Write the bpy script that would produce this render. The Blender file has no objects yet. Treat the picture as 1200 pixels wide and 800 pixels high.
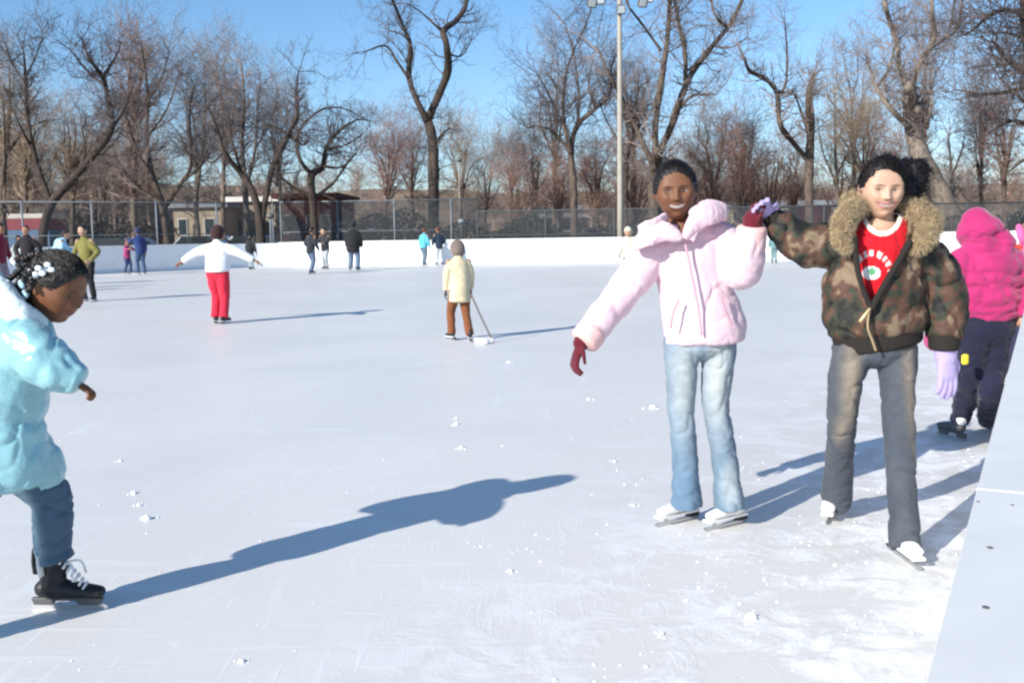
import bpy, math, random
import numpy as np
from math import radians, sin, cos, atan2, pi, hypot, sqrt
random.seed(7); RNG = np.random.default_rng(7)

# ------------------------------------------------------------------ camera
SC = bpy.context.scene
FPX, CX, CY, CAMH, HORIZ, ROLL = 1167.0, 600.0, 400.0, 1.35, 273.0, 0.9
_p = math.atan((CY-HORIZ)/FPX); _r = radians(ROLL)
FWD = np.array([0, cos(_p), -sin(_p)]); _R0 = np.array([1.0, 0, 0]); _U0 = np.cross(_R0, FWD)
RGT = _R0*cos(_r)-_U0*sin(_r); UPV = _R0*sin(_r)+_U0*cos(_r)
CAM = np.array([0, 0, CAMH])
cd = bpy.data.cameras.new('camera'); cam = bpy.data.objects.new('camera', cd)
SC.collection.objects.link(cam); SC.camera = cam
from mathutils import Matrix, Vector
cam.matrix_world = Matrix(((RGT[0], UPV[0], -FWD[0], 0), (RGT[1], UPV[1], -FWD[1], 0), (RGT[2], UPV[2], -FWD[2], CAMH), (0, 0, 0, 1)))
cd.sensor_width = 36; cd.lens = 36*FPX/1200; cd.clip_start = 0.05; cd.clip_end = 3000

# ------------------------------------------------------------------ light
SUN_EL, SUN_AZ = radians(26), radians(225)      # azimuth clockwise from +Y
w = bpy.data.worlds.new("World"); SC.world = w; w.use_nodes = True
nt = w.node_tree; nt.nodes.clear()
out = nt.nodes.new('ShaderNodeOutputWorld'); bg = nt.nodes.new('ShaderNodeBackground')
sky = nt.nodes.new('ShaderNodeTexSky'); sky.sky_type = 'NISHITA'; sky.sun_disc = False
sky.sun_elevation = SUN_EL; sky.sun_rotation = SUN_AZ; sky.air_density = 1.0; sky.dust_density = 0.3; sky.ozone_density = 2.0
bg.inputs['Strength'].default_value = 0.115
tcw = nt.nodes.new('ShaderNodeTexCoord'); sxyz = nt.nodes.new('ShaderNodeSeparateXYZ'); nt.links.new(tcw.outputs['Generated'], sxyz.inputs[0])
wr_ = nt.nodes.new('ShaderNodeValToRGB'); wr_.color_ramp.elements[0].position = 0.0; wr_.color_ramp.elements[0].color = (.70, .80, 1.0, 1)
wr_.color_ramp.elements[1].position = .30; wr_.color_ramp.elements[1].color = (.60, .84, 1.0, 1)
nt.links.new(sxyz.outputs[2], wr_.inputs[0]); tint = nt.nodes.new('ShaderNodeMix'); tint.data_type = 'RGBA'; tint.blend_type = 'MULTIPLY'; tint.inputs[0].default_value = 1
nt.links.new(sky.outputs[0], tint.inputs[6]); nt.links.new(wr_.outputs[0], tint.inputs[7]); nt.links.new(tint.outputs[2], bg.inputs['Color'])
nt.links.new(bg.outputs[0], out.inputs['Surface'])
sl = bpy.data.lights.new('sun', 'SUN'); sl.energy = 4.4; sl.angle = radians(0.55); sl.color = (1.0, 0.955, 0.89)
so = bpy.data.objects.new('sun', sl); SC.collection.objects.link(so)
sd = Vector((sin(SUN_AZ)*cos(SUN_EL), cos(SUN_AZ)*cos(SUN_EL), sin(SUN_EL)))
so.rotation_euler = sd.to_track_quat('Z', 'Y').to_euler(); so.location = (-20, -20, 20)
SC.view_settings.view_transform = 'Standard'; SC.view_settings.look = 'None'
SC.view_settings.exposure = 0.57; SC.view_settings.gamma = 1
SC.render.engine = 'CYCLES'
try: SC.cycles.pixel_filter_type = 'BLACKMAN_HARRIS'; SC.cycles.filter_width = 2.4
except Exception: pass

# ------------------------------------------------------------------ maths helpers
A = lambda *a: np.array(a, float)
def P(u, v, Y):
    d = FWD*FPX+RGT*(u-CX)+UPV*(CY-v); return CAM+d*(Y/d[1])
def G(u, v, z=0.0):
    d = FWD*FPX+RGT*(u-CX)+UPV*(CY-v); return CAM+d*((z-CAMH)/d[2])
def proj(V):
    q = np.asarray(V)-CAM; k = q@FWD; return CX+FPX*(q@RGT)/k, CY-FPX*(q@UPV)/k
def nrm(v):
    v = np.asarray(v, float); return v/max(1e-9, np.linalg.norm(v))
def lerp(a, b, t): return np.asarray(a, float)*(1-t)+np.asarray(b, float)*t
def sst(a, b, x):
    t = np.clip((x-a)/(b-a), 0, 1); return t*t*(3-2*t)
def vnoise(Pn, seed=0):
    Pn = np.asarray(Pn, float); i = np.floor(Pn).astype(np.int64); f = Pn-i; f = f*f*(3-2*f)
    def h(x, y, z):
        n = (x*374761393+y*668265263+z*2147483647+seed*1274126177) & 0xffffffff
        n = ((n ^ (n >> 13))*1274126177) & 0xffffffff; n = (n ^ (n >> 16)) & 0xffff
        return n/32767.5-1
    r = 0
    for dx in (0, 1):
        for dy in (0, 1):
            for dz in (0, 1):
                wgt = (f[:, 0] if dx else 1-f[:, 0])*(f[:, 1] if dy else 1-f[:, 1])*(f[:, 2] if dz else 1-f[:, 2])
                r = r+wgt*h(i[:, 0]+dx, i[:, 1]+dy, i[:, 2]+dz)
    return r
def fbm(Pn, o=3, seed=0):
    r = 0; a = 1; s = 0
    for k in range(o): r = r+a*vnoise(np.asarray(Pn)*2**k+k*17.3, seed+k); s += a; a *= .5
    return r/s
def inpoly(u, v, poly):
    res = np.zeros(u.shape, bool); n = len(poly)
    for i in range(n):
        x1, y1 = poly[i]; x2, y2 = poly[(i+1) % n]
        if y1 == y2: continue
        c = ((y1 > v) != (y2 > v)) & (u < (x2-x1)*(v-y1)/(y2-y1)+x1); res ^= c
    return res

# ------------------------------------------------------------------ object helpers
COL = SC.collection
def tag(o, label=None, cat=None, group=None, kind=None):
    if label: o['label'] = label
    if cat: o['category'] = cat
    if group: o['group'] = group
    if kind: o['kind'] = kind
    return o
def empty(name, loc, label, cat, group=None):
    o = bpy.data.objects.new(name, None); COL.objects.link(o); o.location = tuple(loc); o.empty_display_size = .2
    return tag(o, label, cat, group)
def worldloc(p):
    l = np.zeros(3)
    while p is not None: l = l+np.array(p.location); p = p.parent
    return l
def mk(name, V, F, mat, parent=None, smooth=True, cols=None, origin=None):
    V = np.asarray(V, float)
    me = bpy.data.meshes.new(name)
    off = worldloc(parent) if origin is None else np.zeros(3)
    loc = np.zeros(3)
    if parent is None and origin is None:
        loc = A((V[:, 0].min()+V[:, 0].max())/2, (V[:, 1].min()+V[:, 1].max())/2, V[:, 2].min())
    me.from_pydata((V-off-loc).tolist(), [], [list(map(int, f)) for f in F]); me.update()
    if smooth: me.polygons.foreach_set('use_smooth', np.ones(len(me.polygons), bool))
    if cols is not None:
        ca = me.color_attributes.new('Col', 'FLOAT_COLOR', 'POINT')
        c4 = np.ones((len(V), 4)); c4[:, :3] = cols; ca.data.foreach_set('color', c4.ravel())
    if mat: me.materials.append(mat)
    o = bpy.data.objects.new(name, me); COL.objects.link(o)
    if parent is not None: o.parent = parent
    else: o.location = tuple(loc)
    return o
class MB:
    def __init__(s): s.V = []; s.F = []
    def add(s, VF):
        V, F = VF; o = len(s.V); s.V += [list(map(float, v)) for v in V]; s.F += [[int(i)+o for i in f] for f in F]; return s
    def box(s, c, size, rz=0, ry=0, rx=0):
        x, y, z = np.array(size)/2; c = np.asarray(c, float)
        V = np.array([[i*x, j*y, k*z] for i in (-1, 1) for j in (-1, 1) for k in (-1, 1)])
        M = np.array((Matrix.Rotation(rz, 3, 'Z') @ Matrix.Rotation(ry, 3, 'Y') @ Matrix.Rotation(rx, 3, 'X')))
        F = [[0, 1, 3, 2], [4, 6, 7, 5], [0, 4, 5, 1], [2, 3, 7, 6], [0, 2, 6, 4], [1, 5, 7, 3]]
        return s.add((V@M.T+c, F))
    def prism(s, poly, axis_o, ax, ay, n, t):        # poly in (ax, ay) plane, thickness t along n
        m = len(poly); o = np.asarray(axis_o, float); V = []
        for k in (-.5, .5):
            for (a, b) in poly: V.append(o+np.asarray(ax)*a+np.asarray(ay)*b+np.asarray(n)*t*k)
        F = [list(range(m))[::-1], list(range(m, 2*m))]+[[i, (i+1) % m, m+(i+1) % m, m+i] for i in range(m)]
        return s.add((V, F))
    def build(s, name, mat, parent=None, smooth=False, bev=0, cols=None):
        o = mk(name, s.V, s.F, mat, parent, smooth, cols)
        if bev:
            b = o.modifiers.new('bevel', 'BEVEL'); b.width = bev; b.segments = 2; b.limit_method = 'ANGLE'
        return o

def frame(t, wide):
    t = nrm(t); wv = np.asarray(wide, float)-t*np.dot(wide, t)
    if np.linalg.norm(wv) < 1e-3: wv = np.cross(t, [0.3, 0.9, 0.2])
    wv = nrm(wv); return wv, np.cross(t, wv)
def spline(pts, vals, sub):
    pts = np.asarray(pts, float); vals = np.asarray(vals, float); n = len(pts); Q = []; R = []
    for i in range(n-1):
        p0 = pts[max(0, i-1)]; p1 = pts[i]; p2 = pts[i+1]; p3 = pts[min(n-1, i+2)]
        for k in range(sub):
            t = k/sub
            Q.append(.5*((2*p1)+(-p0+p2)*t+(2*p0-5*p1+4*p2-p3)*t*t+(-p0+3*p1-3*p2+p3)*t**3))
            R.append(vals[i]*(1-t)+vals[i+1]*t)
    Q.append(pts[-1]); R.append(vals[-1]); return np.array(Q), np.array(R)
def tube(pts, rad, wide=(1, 0, 0), seg=20, sub=4, cap=(1, 1), mod=None):
    rad = [(r, r) if np.isscalar(r) else r for r in rad]
    Q, R = spline(pts, rad, sub); n = len(Q); T = np.gradient(Q, axis=0)
    if mod is not None:
        L = np.concatenate([[0], np.cumsum(np.linalg.norm(np.diff(Q, axis=0), axis=1))]); R = R*mod(L)[:, None]
    rings = []
    def ring(c, t, rw, rd):
        a, b = frame(t, wide); th = np.linspace(0, 2*pi, seg, endpoint=False)
        return c+np.outer(np.cos(th), a)*rw+np.outer(np.sin(th), b)*rd
    rmin0 = R[0].min(); rminN = R[-1].min()
    if cap[0]:
        for ph in (80, 60, 35, 15):
            rings.append(ring(Q[0]-nrm(T[0])*rmin0*sin(radians(ph))*cap[0], T[0], *(R[0]*cos(radians(ph)))))
    for i in range(n): rings.append(ring(Q[i], T[i], *R[i]))
    if cap[1]:
        for ph in (15, 35, 60, 80):
            rings.append(ring(Q[-1]+nrm(T[-1])*rminN*sin(radians(ph))*cap[1], T[-1], *(R[-1]*cos(radians(ph)))))
    V = np.concatenate(rings); m = len(rings); F = []
    for i in range(m-1):
        for j in range(seg):
            k = (j+1) % seg; F.append([i*seg+j, i*seg+k, (i+1)*seg+k, (i+1)*seg+j])
    F.append(list(range(seg))[::-1]); F.append([(m-1)*seg+j for j in range(seg)])
    return V, F
def ellip(c, r, fw=(0, 1, 0), up=(0, 0, 1), nu=24, nv=16):
    fw = nrm(fw); rt = nrm(np.cross(fw, up)); uu = np.cross(rt, fw); V = []; F = []
    for i in range(nv+1):
        a = -pi/2+pi*i/nv
        for j in range(nu):
            b = 2*pi*j/nu; V.append(np.asarray(c)+rt*r[0]*cos(a)*cos(b)+fw*r[1]*cos(a)*sin(b)+uu*r[2]*sin(a))
    for i in range(nv):
        for j in range(nu): F.append([i*nu+j, i*nu+(j+1) % nu, (i+1)*nu+(j+1) % nu, (i+1)*nu+j])
    return np.array(V), F
def vnormals(V, F):
    F4 = np.array([f if len(f) == 4 else list(f)+[f[-1]] for f in F]); N = np.zeros_like(V)
    fn = np.cross(V[F4[:, 2]]-V[F4[:, 0]], V[F4[:, 3]]-V[F4[:, 1]])
    for k in range(4): np.add.at(N, F4[:, k], fn)
    return N/np.maximum(1e-12, np.linalg.norm(N, axis=1))[:, None]
def remeshed(shapes, voxel, smooth=5):
    b = MB()
    for s in shapes: b.add(s)
    me = bpy.data.meshes.new('tmp'); me.from_pydata(b.V, [], b.F); me.update()
    import bmesh
    bm = bmesh.new(); bm.from_mesh(me); bmesh.ops.recalc_face_normals(bm, faces=bm.faces); bm.to_mesh(me); bm.free()
    o = bpy.data.objects.new('tmp', me); COL.objects.link(o)
    m = o.modifiers.new('r', 'REMESH'); m.mode = 'VOXEL'; m.voxel_size = voxel
    if smooth:
        s = o.modifiers.new('s', 'SMOOTH'); s.factor = .5; s.iterations = smooth
    dg = bpy.context.evaluated_depsgraph_get(); dg.update()
    ev = o.evaluated_get(dg); m2 = ev.to_mesh()
    V = np.zeros(len(m2.vertices)*3); m2.vertices.foreach_get('co', V); V = V.reshape(-1, 3)
    F = [list(p.vertices) for p in m2.polygons]
    ev.to_mesh_clear(); bpy.data.objects.remove(o); bpy.data.meshes.remove(me)
    return V, F
def organic(name, shapes, voxel, mat, parent, smooth=5, disp=None, colf=None, cut=None, solid=0, raw=None):
    V, F = remeshed(shapes, voxel, smooth)
    if disp is not None: V = V+vnormals(V, F)*disp(V)[:, None]
    if cut is not None:
        kill = cut(V); keep = np.where(~kill)[0]; idx = -np.ones(len(V), int); idx[keep] = np.arange(len(keep))
        F = [[idx[i] for i in f] for f in F if not any(kill[i] for i in f)]; V = V[keep]
    if raw:
        F = list(F)
        for (RV, RF) in raw:
            o = len(V); V = np.concatenate([V, RV]); F += [[i+o for i in f] for f in RF]
    cols = colf(V) if colf is not None else None
    o = mk(name, V, F, mat, parent, True, cols)
    if solid:
        s = o.modifiers.new('solid', 'SOLIDIFY'); s.thickness = solid; s.offset = 0
    return o

# ------------------------------------------------------------------ materials
def mat(name, col=(.5, .5, .5), rough=.7, attr=False, vary=.0, vscale=8, bump=0, bscale=60, bdist=.004, spec=.3, metal=0, sss=0, sheen=0, ramp=None, stretch=(1, 1, 1), coat=0):
    m = bpy.data.materials.new(name); m.use_nodes = True; n = m.node_tree; b = n.nodes['Principled BSDF']
    b.inputs['Roughness'].default_value = rough; b.inputs['Metallic'].default_value = metal
    b.inputs['Specular IOR Level'].default_value = spec
    if sheen: b.inputs['Sheen Weight'].default_value = sheen
    if coat: b.inputs['Coat Weight'].default_value = coat; b.inputs['Coat Roughness'].default_value = .25
    if sss:
        b.inputs['Subsurface Weight'].default_value = sss; b.inputs['Subsurface Radius'].default_value = (.02, .008, .004); b.inputs['Subsurface Scale'].default_value = .5
    tc = n.nodes.new('ShaderNodeTexCoord'); mp = n.nodes.new('ShaderNodeMapping'); mp.inputs['Scale'].default_value = stretch
    n.links.new(tc.outputs['Object'], mp.inputs['Vector'])
    src = None
    if attr:
        a = n.nodes.new('ShaderNodeAttribute'); a.attribute_name = 'Col'; src = a.outputs['Color']
    if ramp:
        tx = n.nodes.new('ShaderNodeTexNoise'); tx.inputs['Scale'].default_value = vscale; tx.inputs['Detail'].default_value = 3
        n.links.new(mp.outputs[0], tx.inputs['Vector'])
        cr = n.nodes.new('ShaderNodeValToRGB'); e = cr.color_ramp.elements
        while len(e) > len(ramp): e.remove(e[-1])
        while len(e) < len(ramp): e.new(.5)
        for k, (p, c) in enumerate(ramp): e[k].position = p; e[k].color = (*c, 1)
        n.links.new(tx.outputs[0], cr.inputs[0]); src = cr.outputs[0]
    if vary:
        tx = n.nodes.new('ShaderNodeTexNoise'); tx.inputs['Scale'].default_value = vscale; tx.inputs['Detail'].default_value = 5
        n.links.new(mp.outputs[0], tx.inputs['Vector'])
        mr = n.nodes.new('ShaderNodeMapRange'); mr.inputs['From Min'].default_value = .3; mr.inputs['From Max'].default_value = .7
        mr.inputs['To Min'].default_value = 1-vary; mr.inputs['To Max'].default_value = 1+vary
        n.links.new(tx.outputs[0], mr.inputs[0])
        mx = n.nodes.new('ShaderNodeVectorMath'); mx.operation = 'SCALE'
        if src is not None: n.links.new(src, mx.inputs[0])
        else: mx.inputs[0].default_value = col
        n.links.new(mr.outputs[0], mx.inputs['Scale']); src = mx.outputs[0]
    if src is not None: n.links.new(src, b.inputs['Base Color'])
    else: b.inputs['Base Color'].default_value = (*col, 1)
    if bump:
        t2 = n.nodes.new('ShaderNodeTexNoise'); t2.inputs['Scale'].default_value = bscale; t2.inputs['Detail'].default_value = 4
        n.links.new(mp.outputs[0], t2.inputs['Vector'])
        bp = n.nodes.new('ShaderNodeBump'); bp.inputs['Strength'].default_value = bump; bp.inputs['Distance'].default_value = bdist
        n.links.new(t2.outputs[0], bp.inputs['Height']); n.links.new(bp.outputs[0], b.inputs['Normal'])
    return m
M = {}
def cloth(col, key=None, **k):
    key = key or 'cloth_%02x%02x%02x' % tuple(int(255*c) for c in col)
    if key not in M: M[key] = mat(key, col, rough=.85, vary=.12, vscale=14, bump=.5, bscale=35, bdist=.01, sheen=.15, **k)
    return M[key]
SKIN = mat('skin', attr=True, rough=.58, vary=.07, vscale=35, bump=.25, bscale=120, bdist=.002, sss=.12, spec=.4)
HAIRM = mat('dark_hair', (.012, .008, .007), rough=.45, vary=.4, vscale=60, bump=.8, bscale=90, bdist=.006, spec=.5)
PAINTED = mat('dyed_cloth', attr=True, rough=.85, vary=.1, vscale=30, bump=.4, bscale=90, bdist=.003, sheen=.1)
WHITEBOOT = mat('white_leather', (.82, .81, .78), rough=.4, vary=.05)
BLACKBOOT = mat('black_leather', (.018, .018, .02), rough=.45, vary=.3, vscale=20, bump=.3)
BLADE = mat('steel_blade', (.55, .56, .58), rough=.25, metal=1)
RUBBER = mat('black_heel', (.02, .02, .02), rough=.6)
LACE = mat('white_lace', (.8, .8, .78), rough=.8)

# ------------------------------------------------------------------ setting: ground, ice
def sheet(name, poly, z, m):
    return tag(mk(name, [(x, y, z) for x, y in poly], [list(range(len(poly)))], m, None, False, origin=True), kind='structure')
ground_m = mat('winter_grass', rough=.95, vscale=.35, ramp=[(.35, (.16, .13, .08)), (.5, (.22, .19, .11)), (.62, (.5, .5, .5)), (.75, (.7, .72, .75))], bump=.5, bscale=4, bdist=.05)
sheet('ground', [(-900, -60), (900, -60), (900, 1500), (-900, 1500)], -.012, ground_m)

# rink outline: near board line, far board, left board (drawn clockwise seen from above)
RB0 = A(.225, .525); RBD = nrm([1.008, 1.881]); RBN = A(-RBD[1], RBD[0])      # along right board; RBN points onto the ice
corner_fr = RB0+RBD*48.6
raw_out = [tuple(RB0-RBD*14), tuple(corner_fr), (-9.9, 45.2), (-11.6, 45.0-.3), (-15.7, 39.9), (-24, 30), (-24, -12)]
def rounded(pts, rad):
    o = []; n = len(pts)
    for i in range(n):
        p = A(*pts[i]); a = A(*pts[i-1]); b = A(*pts[(i+1) % n]); r = rad[i]
        d1 = nrm(a-p); d2 = nrm(b-p)
        if r <= 0: o.append(p); continue
        for t in np.linspace(0, 1, 9):
            o.append((1-t)**2*(p+d1*r)+2*t*(1-t)*p+t*t*(p+d2*r))
    return o
OUT = rounded(raw_out, [0, 4, 0, 1.2, 0, 3, 0])
ice_m = bpy.data.materials.new('scuffed_ice'); ice_m.use_nodes = True
def build_ice():
    n = ice_m.node_tree; b = n.nodes['Principled BSDF']; L = n.links.new; N = n.nodes.new
    tc = N('ShaderNodeTexCoord')
    def noise(scale, det, stretch=(1, 1, 1), rot=0, rough=.5):
        mp = N('ShaderNodeMapping'); mp.inputs['Scale'].default_value = stretch; mp.inputs['Rotation'].default_value = (0, 0, rot)
        L(tc.outputs['Object'], mp.inputs[0]); t = N('ShaderNodeTexNoise'); t.inputs['Scale'].default_value = scale; t.inputs['Detail'].default_value = det; t.inputs['Roughness'].default_value = rough
        t.inputs['Distortion'].default_value = .6
        L(mp.outputs[0], t.inputs['Vector']); return t.outputs[0]
    def rng(s, a, b_, c=0, d=1):
        m_ = N('ShaderNodeMapRange'); m_.inputs[1].default_value = a; m_.inputs[2].default_value = b_; m_.inputs[3].default_value = c; m_.inputs[4].default_value = d; L(s, m_.inputs[0]); return m_.outputs[0]
    def mth(op, a, b_=None):
        m_ = N('ShaderNodeMath'); m_.operation = op
        for k, x in enumerate((a, b_)):
            if x is None: continue
            if isinstance(x, (int, float)): m_.inputs[k].default_value = x
            else: L(x, m_.inputs[k])
        return m_.outputs[0]
    big = noise(.35, 4); s1 = noise(1.1, 5, (1, 9, 1), .5); s2 = noise(1.2, 5, (8, 1, 1), -.95); s3 = noise(1.0, 6, (1, 14, 1), -.9)
    scr = mth('MAXIMUM', mth('MAXIMUM', rng(s1, .58, .72), rng(s2, .60, .74)), mth('MAXIMUM', rng(s3, .60, .73), mth('MAXIMUM', rng(noise(3.0, 7, (1, 22, 1), 1.2), .60, .70), rng(noise(2.6, 7, (20, 1, 1), .62), .61, .71))))
    speck = rng(noise(9, 4, rough=.7), .66, .74)
    # snow scraped towards the boards
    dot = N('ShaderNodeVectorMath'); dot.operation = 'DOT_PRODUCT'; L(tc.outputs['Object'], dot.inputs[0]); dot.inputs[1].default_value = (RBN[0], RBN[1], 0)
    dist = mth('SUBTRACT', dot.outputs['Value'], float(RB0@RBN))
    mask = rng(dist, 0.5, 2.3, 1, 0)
    sn = noise(5.0, 9, rough=.72); sb = noise(1.3, 3)
    snow = mth('MULTIPLY', rng(mth('ADD', sn, mth('MULTIPLY', sb, .6)), .74, .90), mask)
    cr = N('ShaderNodeMix'); cr.data_type = 'RGBA'; L(rng(big, .35, .65), cr.inputs[0]); cr.inputs[6].default_value = (.70, .675, .64, 1); cr.inputs[7].default_value = (.765, .735, .69, 1)
    c2 = N('ShaderNodeMix'); c2.data_type = 'RGBA'; L(mth('MULTIPLY', mth('MAXIMUM', mth('MULTIPLY', mth('MULTIPLY', scr, rng(noise(.9, 3), .42, .6, .25, 1)), .42), mth('MULTIPLY', speck, .6)), 1.0), c2.inputs[0]); L(cr.outputs[2], c2.inputs[6]); c2.inputs[7].default_value = (.86, .88, .9, 1)
    c3 = N('ShaderNodeMix'); c3.data_type = 'RGBA'; L(snow, c3.inputs[0]); L(c2.outputs[2], c3.inputs[6]); c3.inputs[7].default_value = (.88, .89, .9, 1)
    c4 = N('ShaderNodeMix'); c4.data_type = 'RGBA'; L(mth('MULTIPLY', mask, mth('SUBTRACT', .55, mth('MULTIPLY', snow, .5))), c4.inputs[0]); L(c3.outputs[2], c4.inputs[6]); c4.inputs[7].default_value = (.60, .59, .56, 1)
    L(c4.outputs[2], b.inputs['Base Color'])
    b.inputs['Roughness'].default_value = .42; b.inputs['Specular IOR Level'].default_value = .22
    h = mth('ADD', mth('MULTIPLY', snow, 1.2), mth('ADD', mth('MULTIPLY', scr, .25), mth('MULTIPLY', noise(40, 4), .22)))
    bp = N('ShaderNodeBump'); bp.inputs['Strength'].default_value = .38; bp.inputs['Distance'].default_value = .006; L(h, bp.inputs['Height']); L(bp.outputs[0], b.inputs['Normal'])
build_ice()
sheet('ice', [tuple(p) for p in OUT], 0.0, ice_m)

# ------------------------------------------------------------------ rink boards
board_m = mat('white_board', (.84, .85, .85), rough=.55, vary=.05, vscale=2.2, bump=.15, bscale=3, bdist=.02)
cap_m = mat('board_cap', (.76, .74, .70), rough=.6, vary=.05, vscale=9, bump=.2, bscale=25, bdist=.002)
kick_m = mat('board_base_strip', (.72, .75, .8), rough=.6, vary=.05)
def wall_run(pts, h, t, side, mb):      # side=+1: outside lies to the right of travel
    pts = [A(*p) for p in pts]
    nor = []
    for i in range(len(pts)):
        d = nrm(pts[min(i+1, len(pts)-1)]-pts[max(i-1, 0)]); nor.append(A(d[1], -d[0])*side)
    V = []; F = []
    for p, n_ in zip(pts, nor):
        q = p+n_*t; V += [(*p, h[0]), (*p, h[1]), (*q, h[1]), (*q, h[0])]
    for i in range(len(pts)-1):
        a = i*4; b_ = a+4
        for k in range(4): F.append([a+k, a+(k+1) % 4, b_+(k+1) % 4, b_+k])
    F.append([0, 1, 2, 3]); e = (len(pts)-1)*4; F.append([e+3, e+2, e+1, e]); mb.add((V, F))
def off(pts, d):
    pts = [A(*p) for p in pts]; o = []
    for i in range(len(pts)):
        t_ = nrm(pts[min(i+1, len(pts)-1)]-pts[max(i-1, 0)]); o.append(pts[i]+A(t_[1], -t_[0])*d)
    return o
outl = [A(*p) for p in OUT]
# indices: 0 start right; 1..9 far-right corner; 10 far-left pre corner; 11..19 corner; 20; 21..29; 30
def make_board(name, pts, label, topw, seams=0, top=1.1):
    mid = pts[len(pts)//2]; r = empty(name, (mid[0], mid[1], 0), label, 'rink board')
    a = MB(); wall_run(off(pts, 0.02), (0, top-.04), .08, 1, a); a.build('panel', board_m, r)
    # low kick strip 6 mm proud of the face
    k = MB(); wall_run(off(pts, 0.012), (0.0, .16), .006, 1, k); k.build('kick_strip', kick_m, r)
    return r
far_pts = outl[5:16]
left_pts = outl[15:31]
def subdiv(pts, step):
    o = [pts[0]]
    for p, q in zip(pts[:-1], pts[1:]):
        n_ = max(1, int(np.linalg.norm(q-p)/step))
        for k in range(1, n_+1): o.append(p+(q-p)*k/n_)
    return o
def full_board(name, pts, label, capw, planks):
    r = make_board(name, pts, label, capw)
    ps = subdiv(pts, planks)
    for a_, b_ in zip(ps[:-1], ps[1:]):
        if np.linalg.norm(b_-a_) < .3: continue
        d = nrm(b_-a_); cb = MB(); wall_run(off([a_+d*.002, b_-d*.002], -.0), (1.06, 1.1), capw, 1, cb); c = cb.build('cap_plank', cap_m, r, bev=.004)
    return r
# near right board: the wide cap the photographer leans over, seams and screws
SCREW = mat('screw_head', (.20, .19, .18), rough=.5, metal=.6)
SEAM = G(1140, 572, 1.1)[:2]; s0 = float((SEAM-RB0)@RBD)
rr = empty('rink_board', (*(RB0+RBD*6), 0), 'pale grey rink board with wide flat cap running out of the foreground at right', 'rink board')
pts = [RB0-RBD*3]+[RB0+RBD*x for x in (6, 14, 22, 30, 38, 44)]+[outl[k] for k in range(1, 6)]
a = MB(); wall_run(off(pts, .03), (0, 1.06), .08, 1, a); a.build('panel', board_m, rr)
a = MB(); wall_run(off(pts, .022), (0, .16), .006, 1, a); a.build('kick_strip', kick_m, rr)
edges = [s0+2.44*k for k in range(-2, 19)]
for k in range(len(edges)-1):
    e0, e1 = edges[k], edges[k+1]
    p0 = RB0+RBD*(e0+.0004); p1 = RB0+RBD*(e1-.0004)
    cb = MB(); wall_run([p0, p1], (1.06, 1.1), .62, 1, cb); pl = cb.build('cap_plank', cap_m, rr, bev=.0005)
    for (u_, v_) in ((1160, 642), (1155, 712), (1146, 588), (1186, 592)):
        c = G(u_, v_, 1.1); s_ = float((c[:2]-RB0)@RBD)
        if e0 < s_ < e1: MB().add(tube([(c[0], c[1], 1.0985), (c[0], c[1], 1.1010)], [.0022 if v_ > 600 else .0012]*2, seg=12, sub=1, cap=(0, 0))).build('screw', SCREW, pl)
    if k in (1, 2, 3):
        for s_ in (e0+.07, e0+.3, e1-.07, e1-.3, e1-.16, e0+1.2):
            for d_ in (.06, .3, .55):
                c = RB0+RBD*s_-RBN*d_; MB().add(tube([(c[0], c[1], 1.0985), (c[0], c[1], 1.1008)], [.0022, .0022], seg=10, sub=1, cap=(0, 0))).build('screw', SCREW, pl)
full_board('rink_board', [p for p in far_pts], 'long white sunlit rink board across the far end of the ice', .1, 2.44)
full_board('rink_board', [p for p in left_pts], 'shaded blue-grey rink board along the far left of the ice', .1, 2.44)

# snow ploughed on top of / behind the boards, and snow crumbs on the ice
snow_m = mat('snow', (.86, .88, .9), rough=.8, vary=.04, vscale=20, bump=.6, bscale=40, bdist=.01)
def lump(c, r, seed, fl=.6):
    V, F = ellip(c, (r, r, r*fl), nu=20, nv=12); d = (V-c)/r
    V = c+(V-c)*(1+.35*fbm(d*1.7+seed, 3, seed))[:, None]; V[:, 2] = np.maximum(V[:, 2], c[2]-r*fl*.3); return V, F
crumbs = [(172, 608, 9, 'largest snow crumb left of centre, beside a smaller pair', 1), (163, 592, 4.5, 'small snow crumb just behind the largest one at left', 2), (157, 578, 6, 'snow crumb farthest back in the left cluster', 3),
 (141, 540, 4, 'tiny lone snow crumb behind the left cluster', 4), (535, 497, 5.5, 'snow crumb in mid ice right of centre, back one of two', 5), (541, 525, 5, 'snow crumb in mid ice, front one of two', 6), (535, 490, 3, 'tiny snow crumb touching the back of the mid-ice pair', 16),
 (765, 478, 7, 'flat snow crumb left of the pink-jacketed skater\'s knees', 7), (720, 541, 4, 'small snow crumb at the tip of the long foreground shadow', 8),
 (775, 743, 6, 'snow crumb near the bottom edge below the pink-jacketed skater', 9), (880, 724, 12, 'big flattened lump of snow in the scraped patch at bottom', 10),
 (596, 425, 4, 'tiny snow crumb in front of the cream-coated child', 11), (283, 775, 7, 'frosty scuff of snow at the bottom edge left of centre', 12), (598, 669, 5, 'small snow crumb alone in the lower middle of the ice', 13),
 (742, 592, 4, 'small snow crumb left of the white skates', 14), (690, 468, 3.5, 'tiny snow crumb below the maroon glove', 15)]
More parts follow.
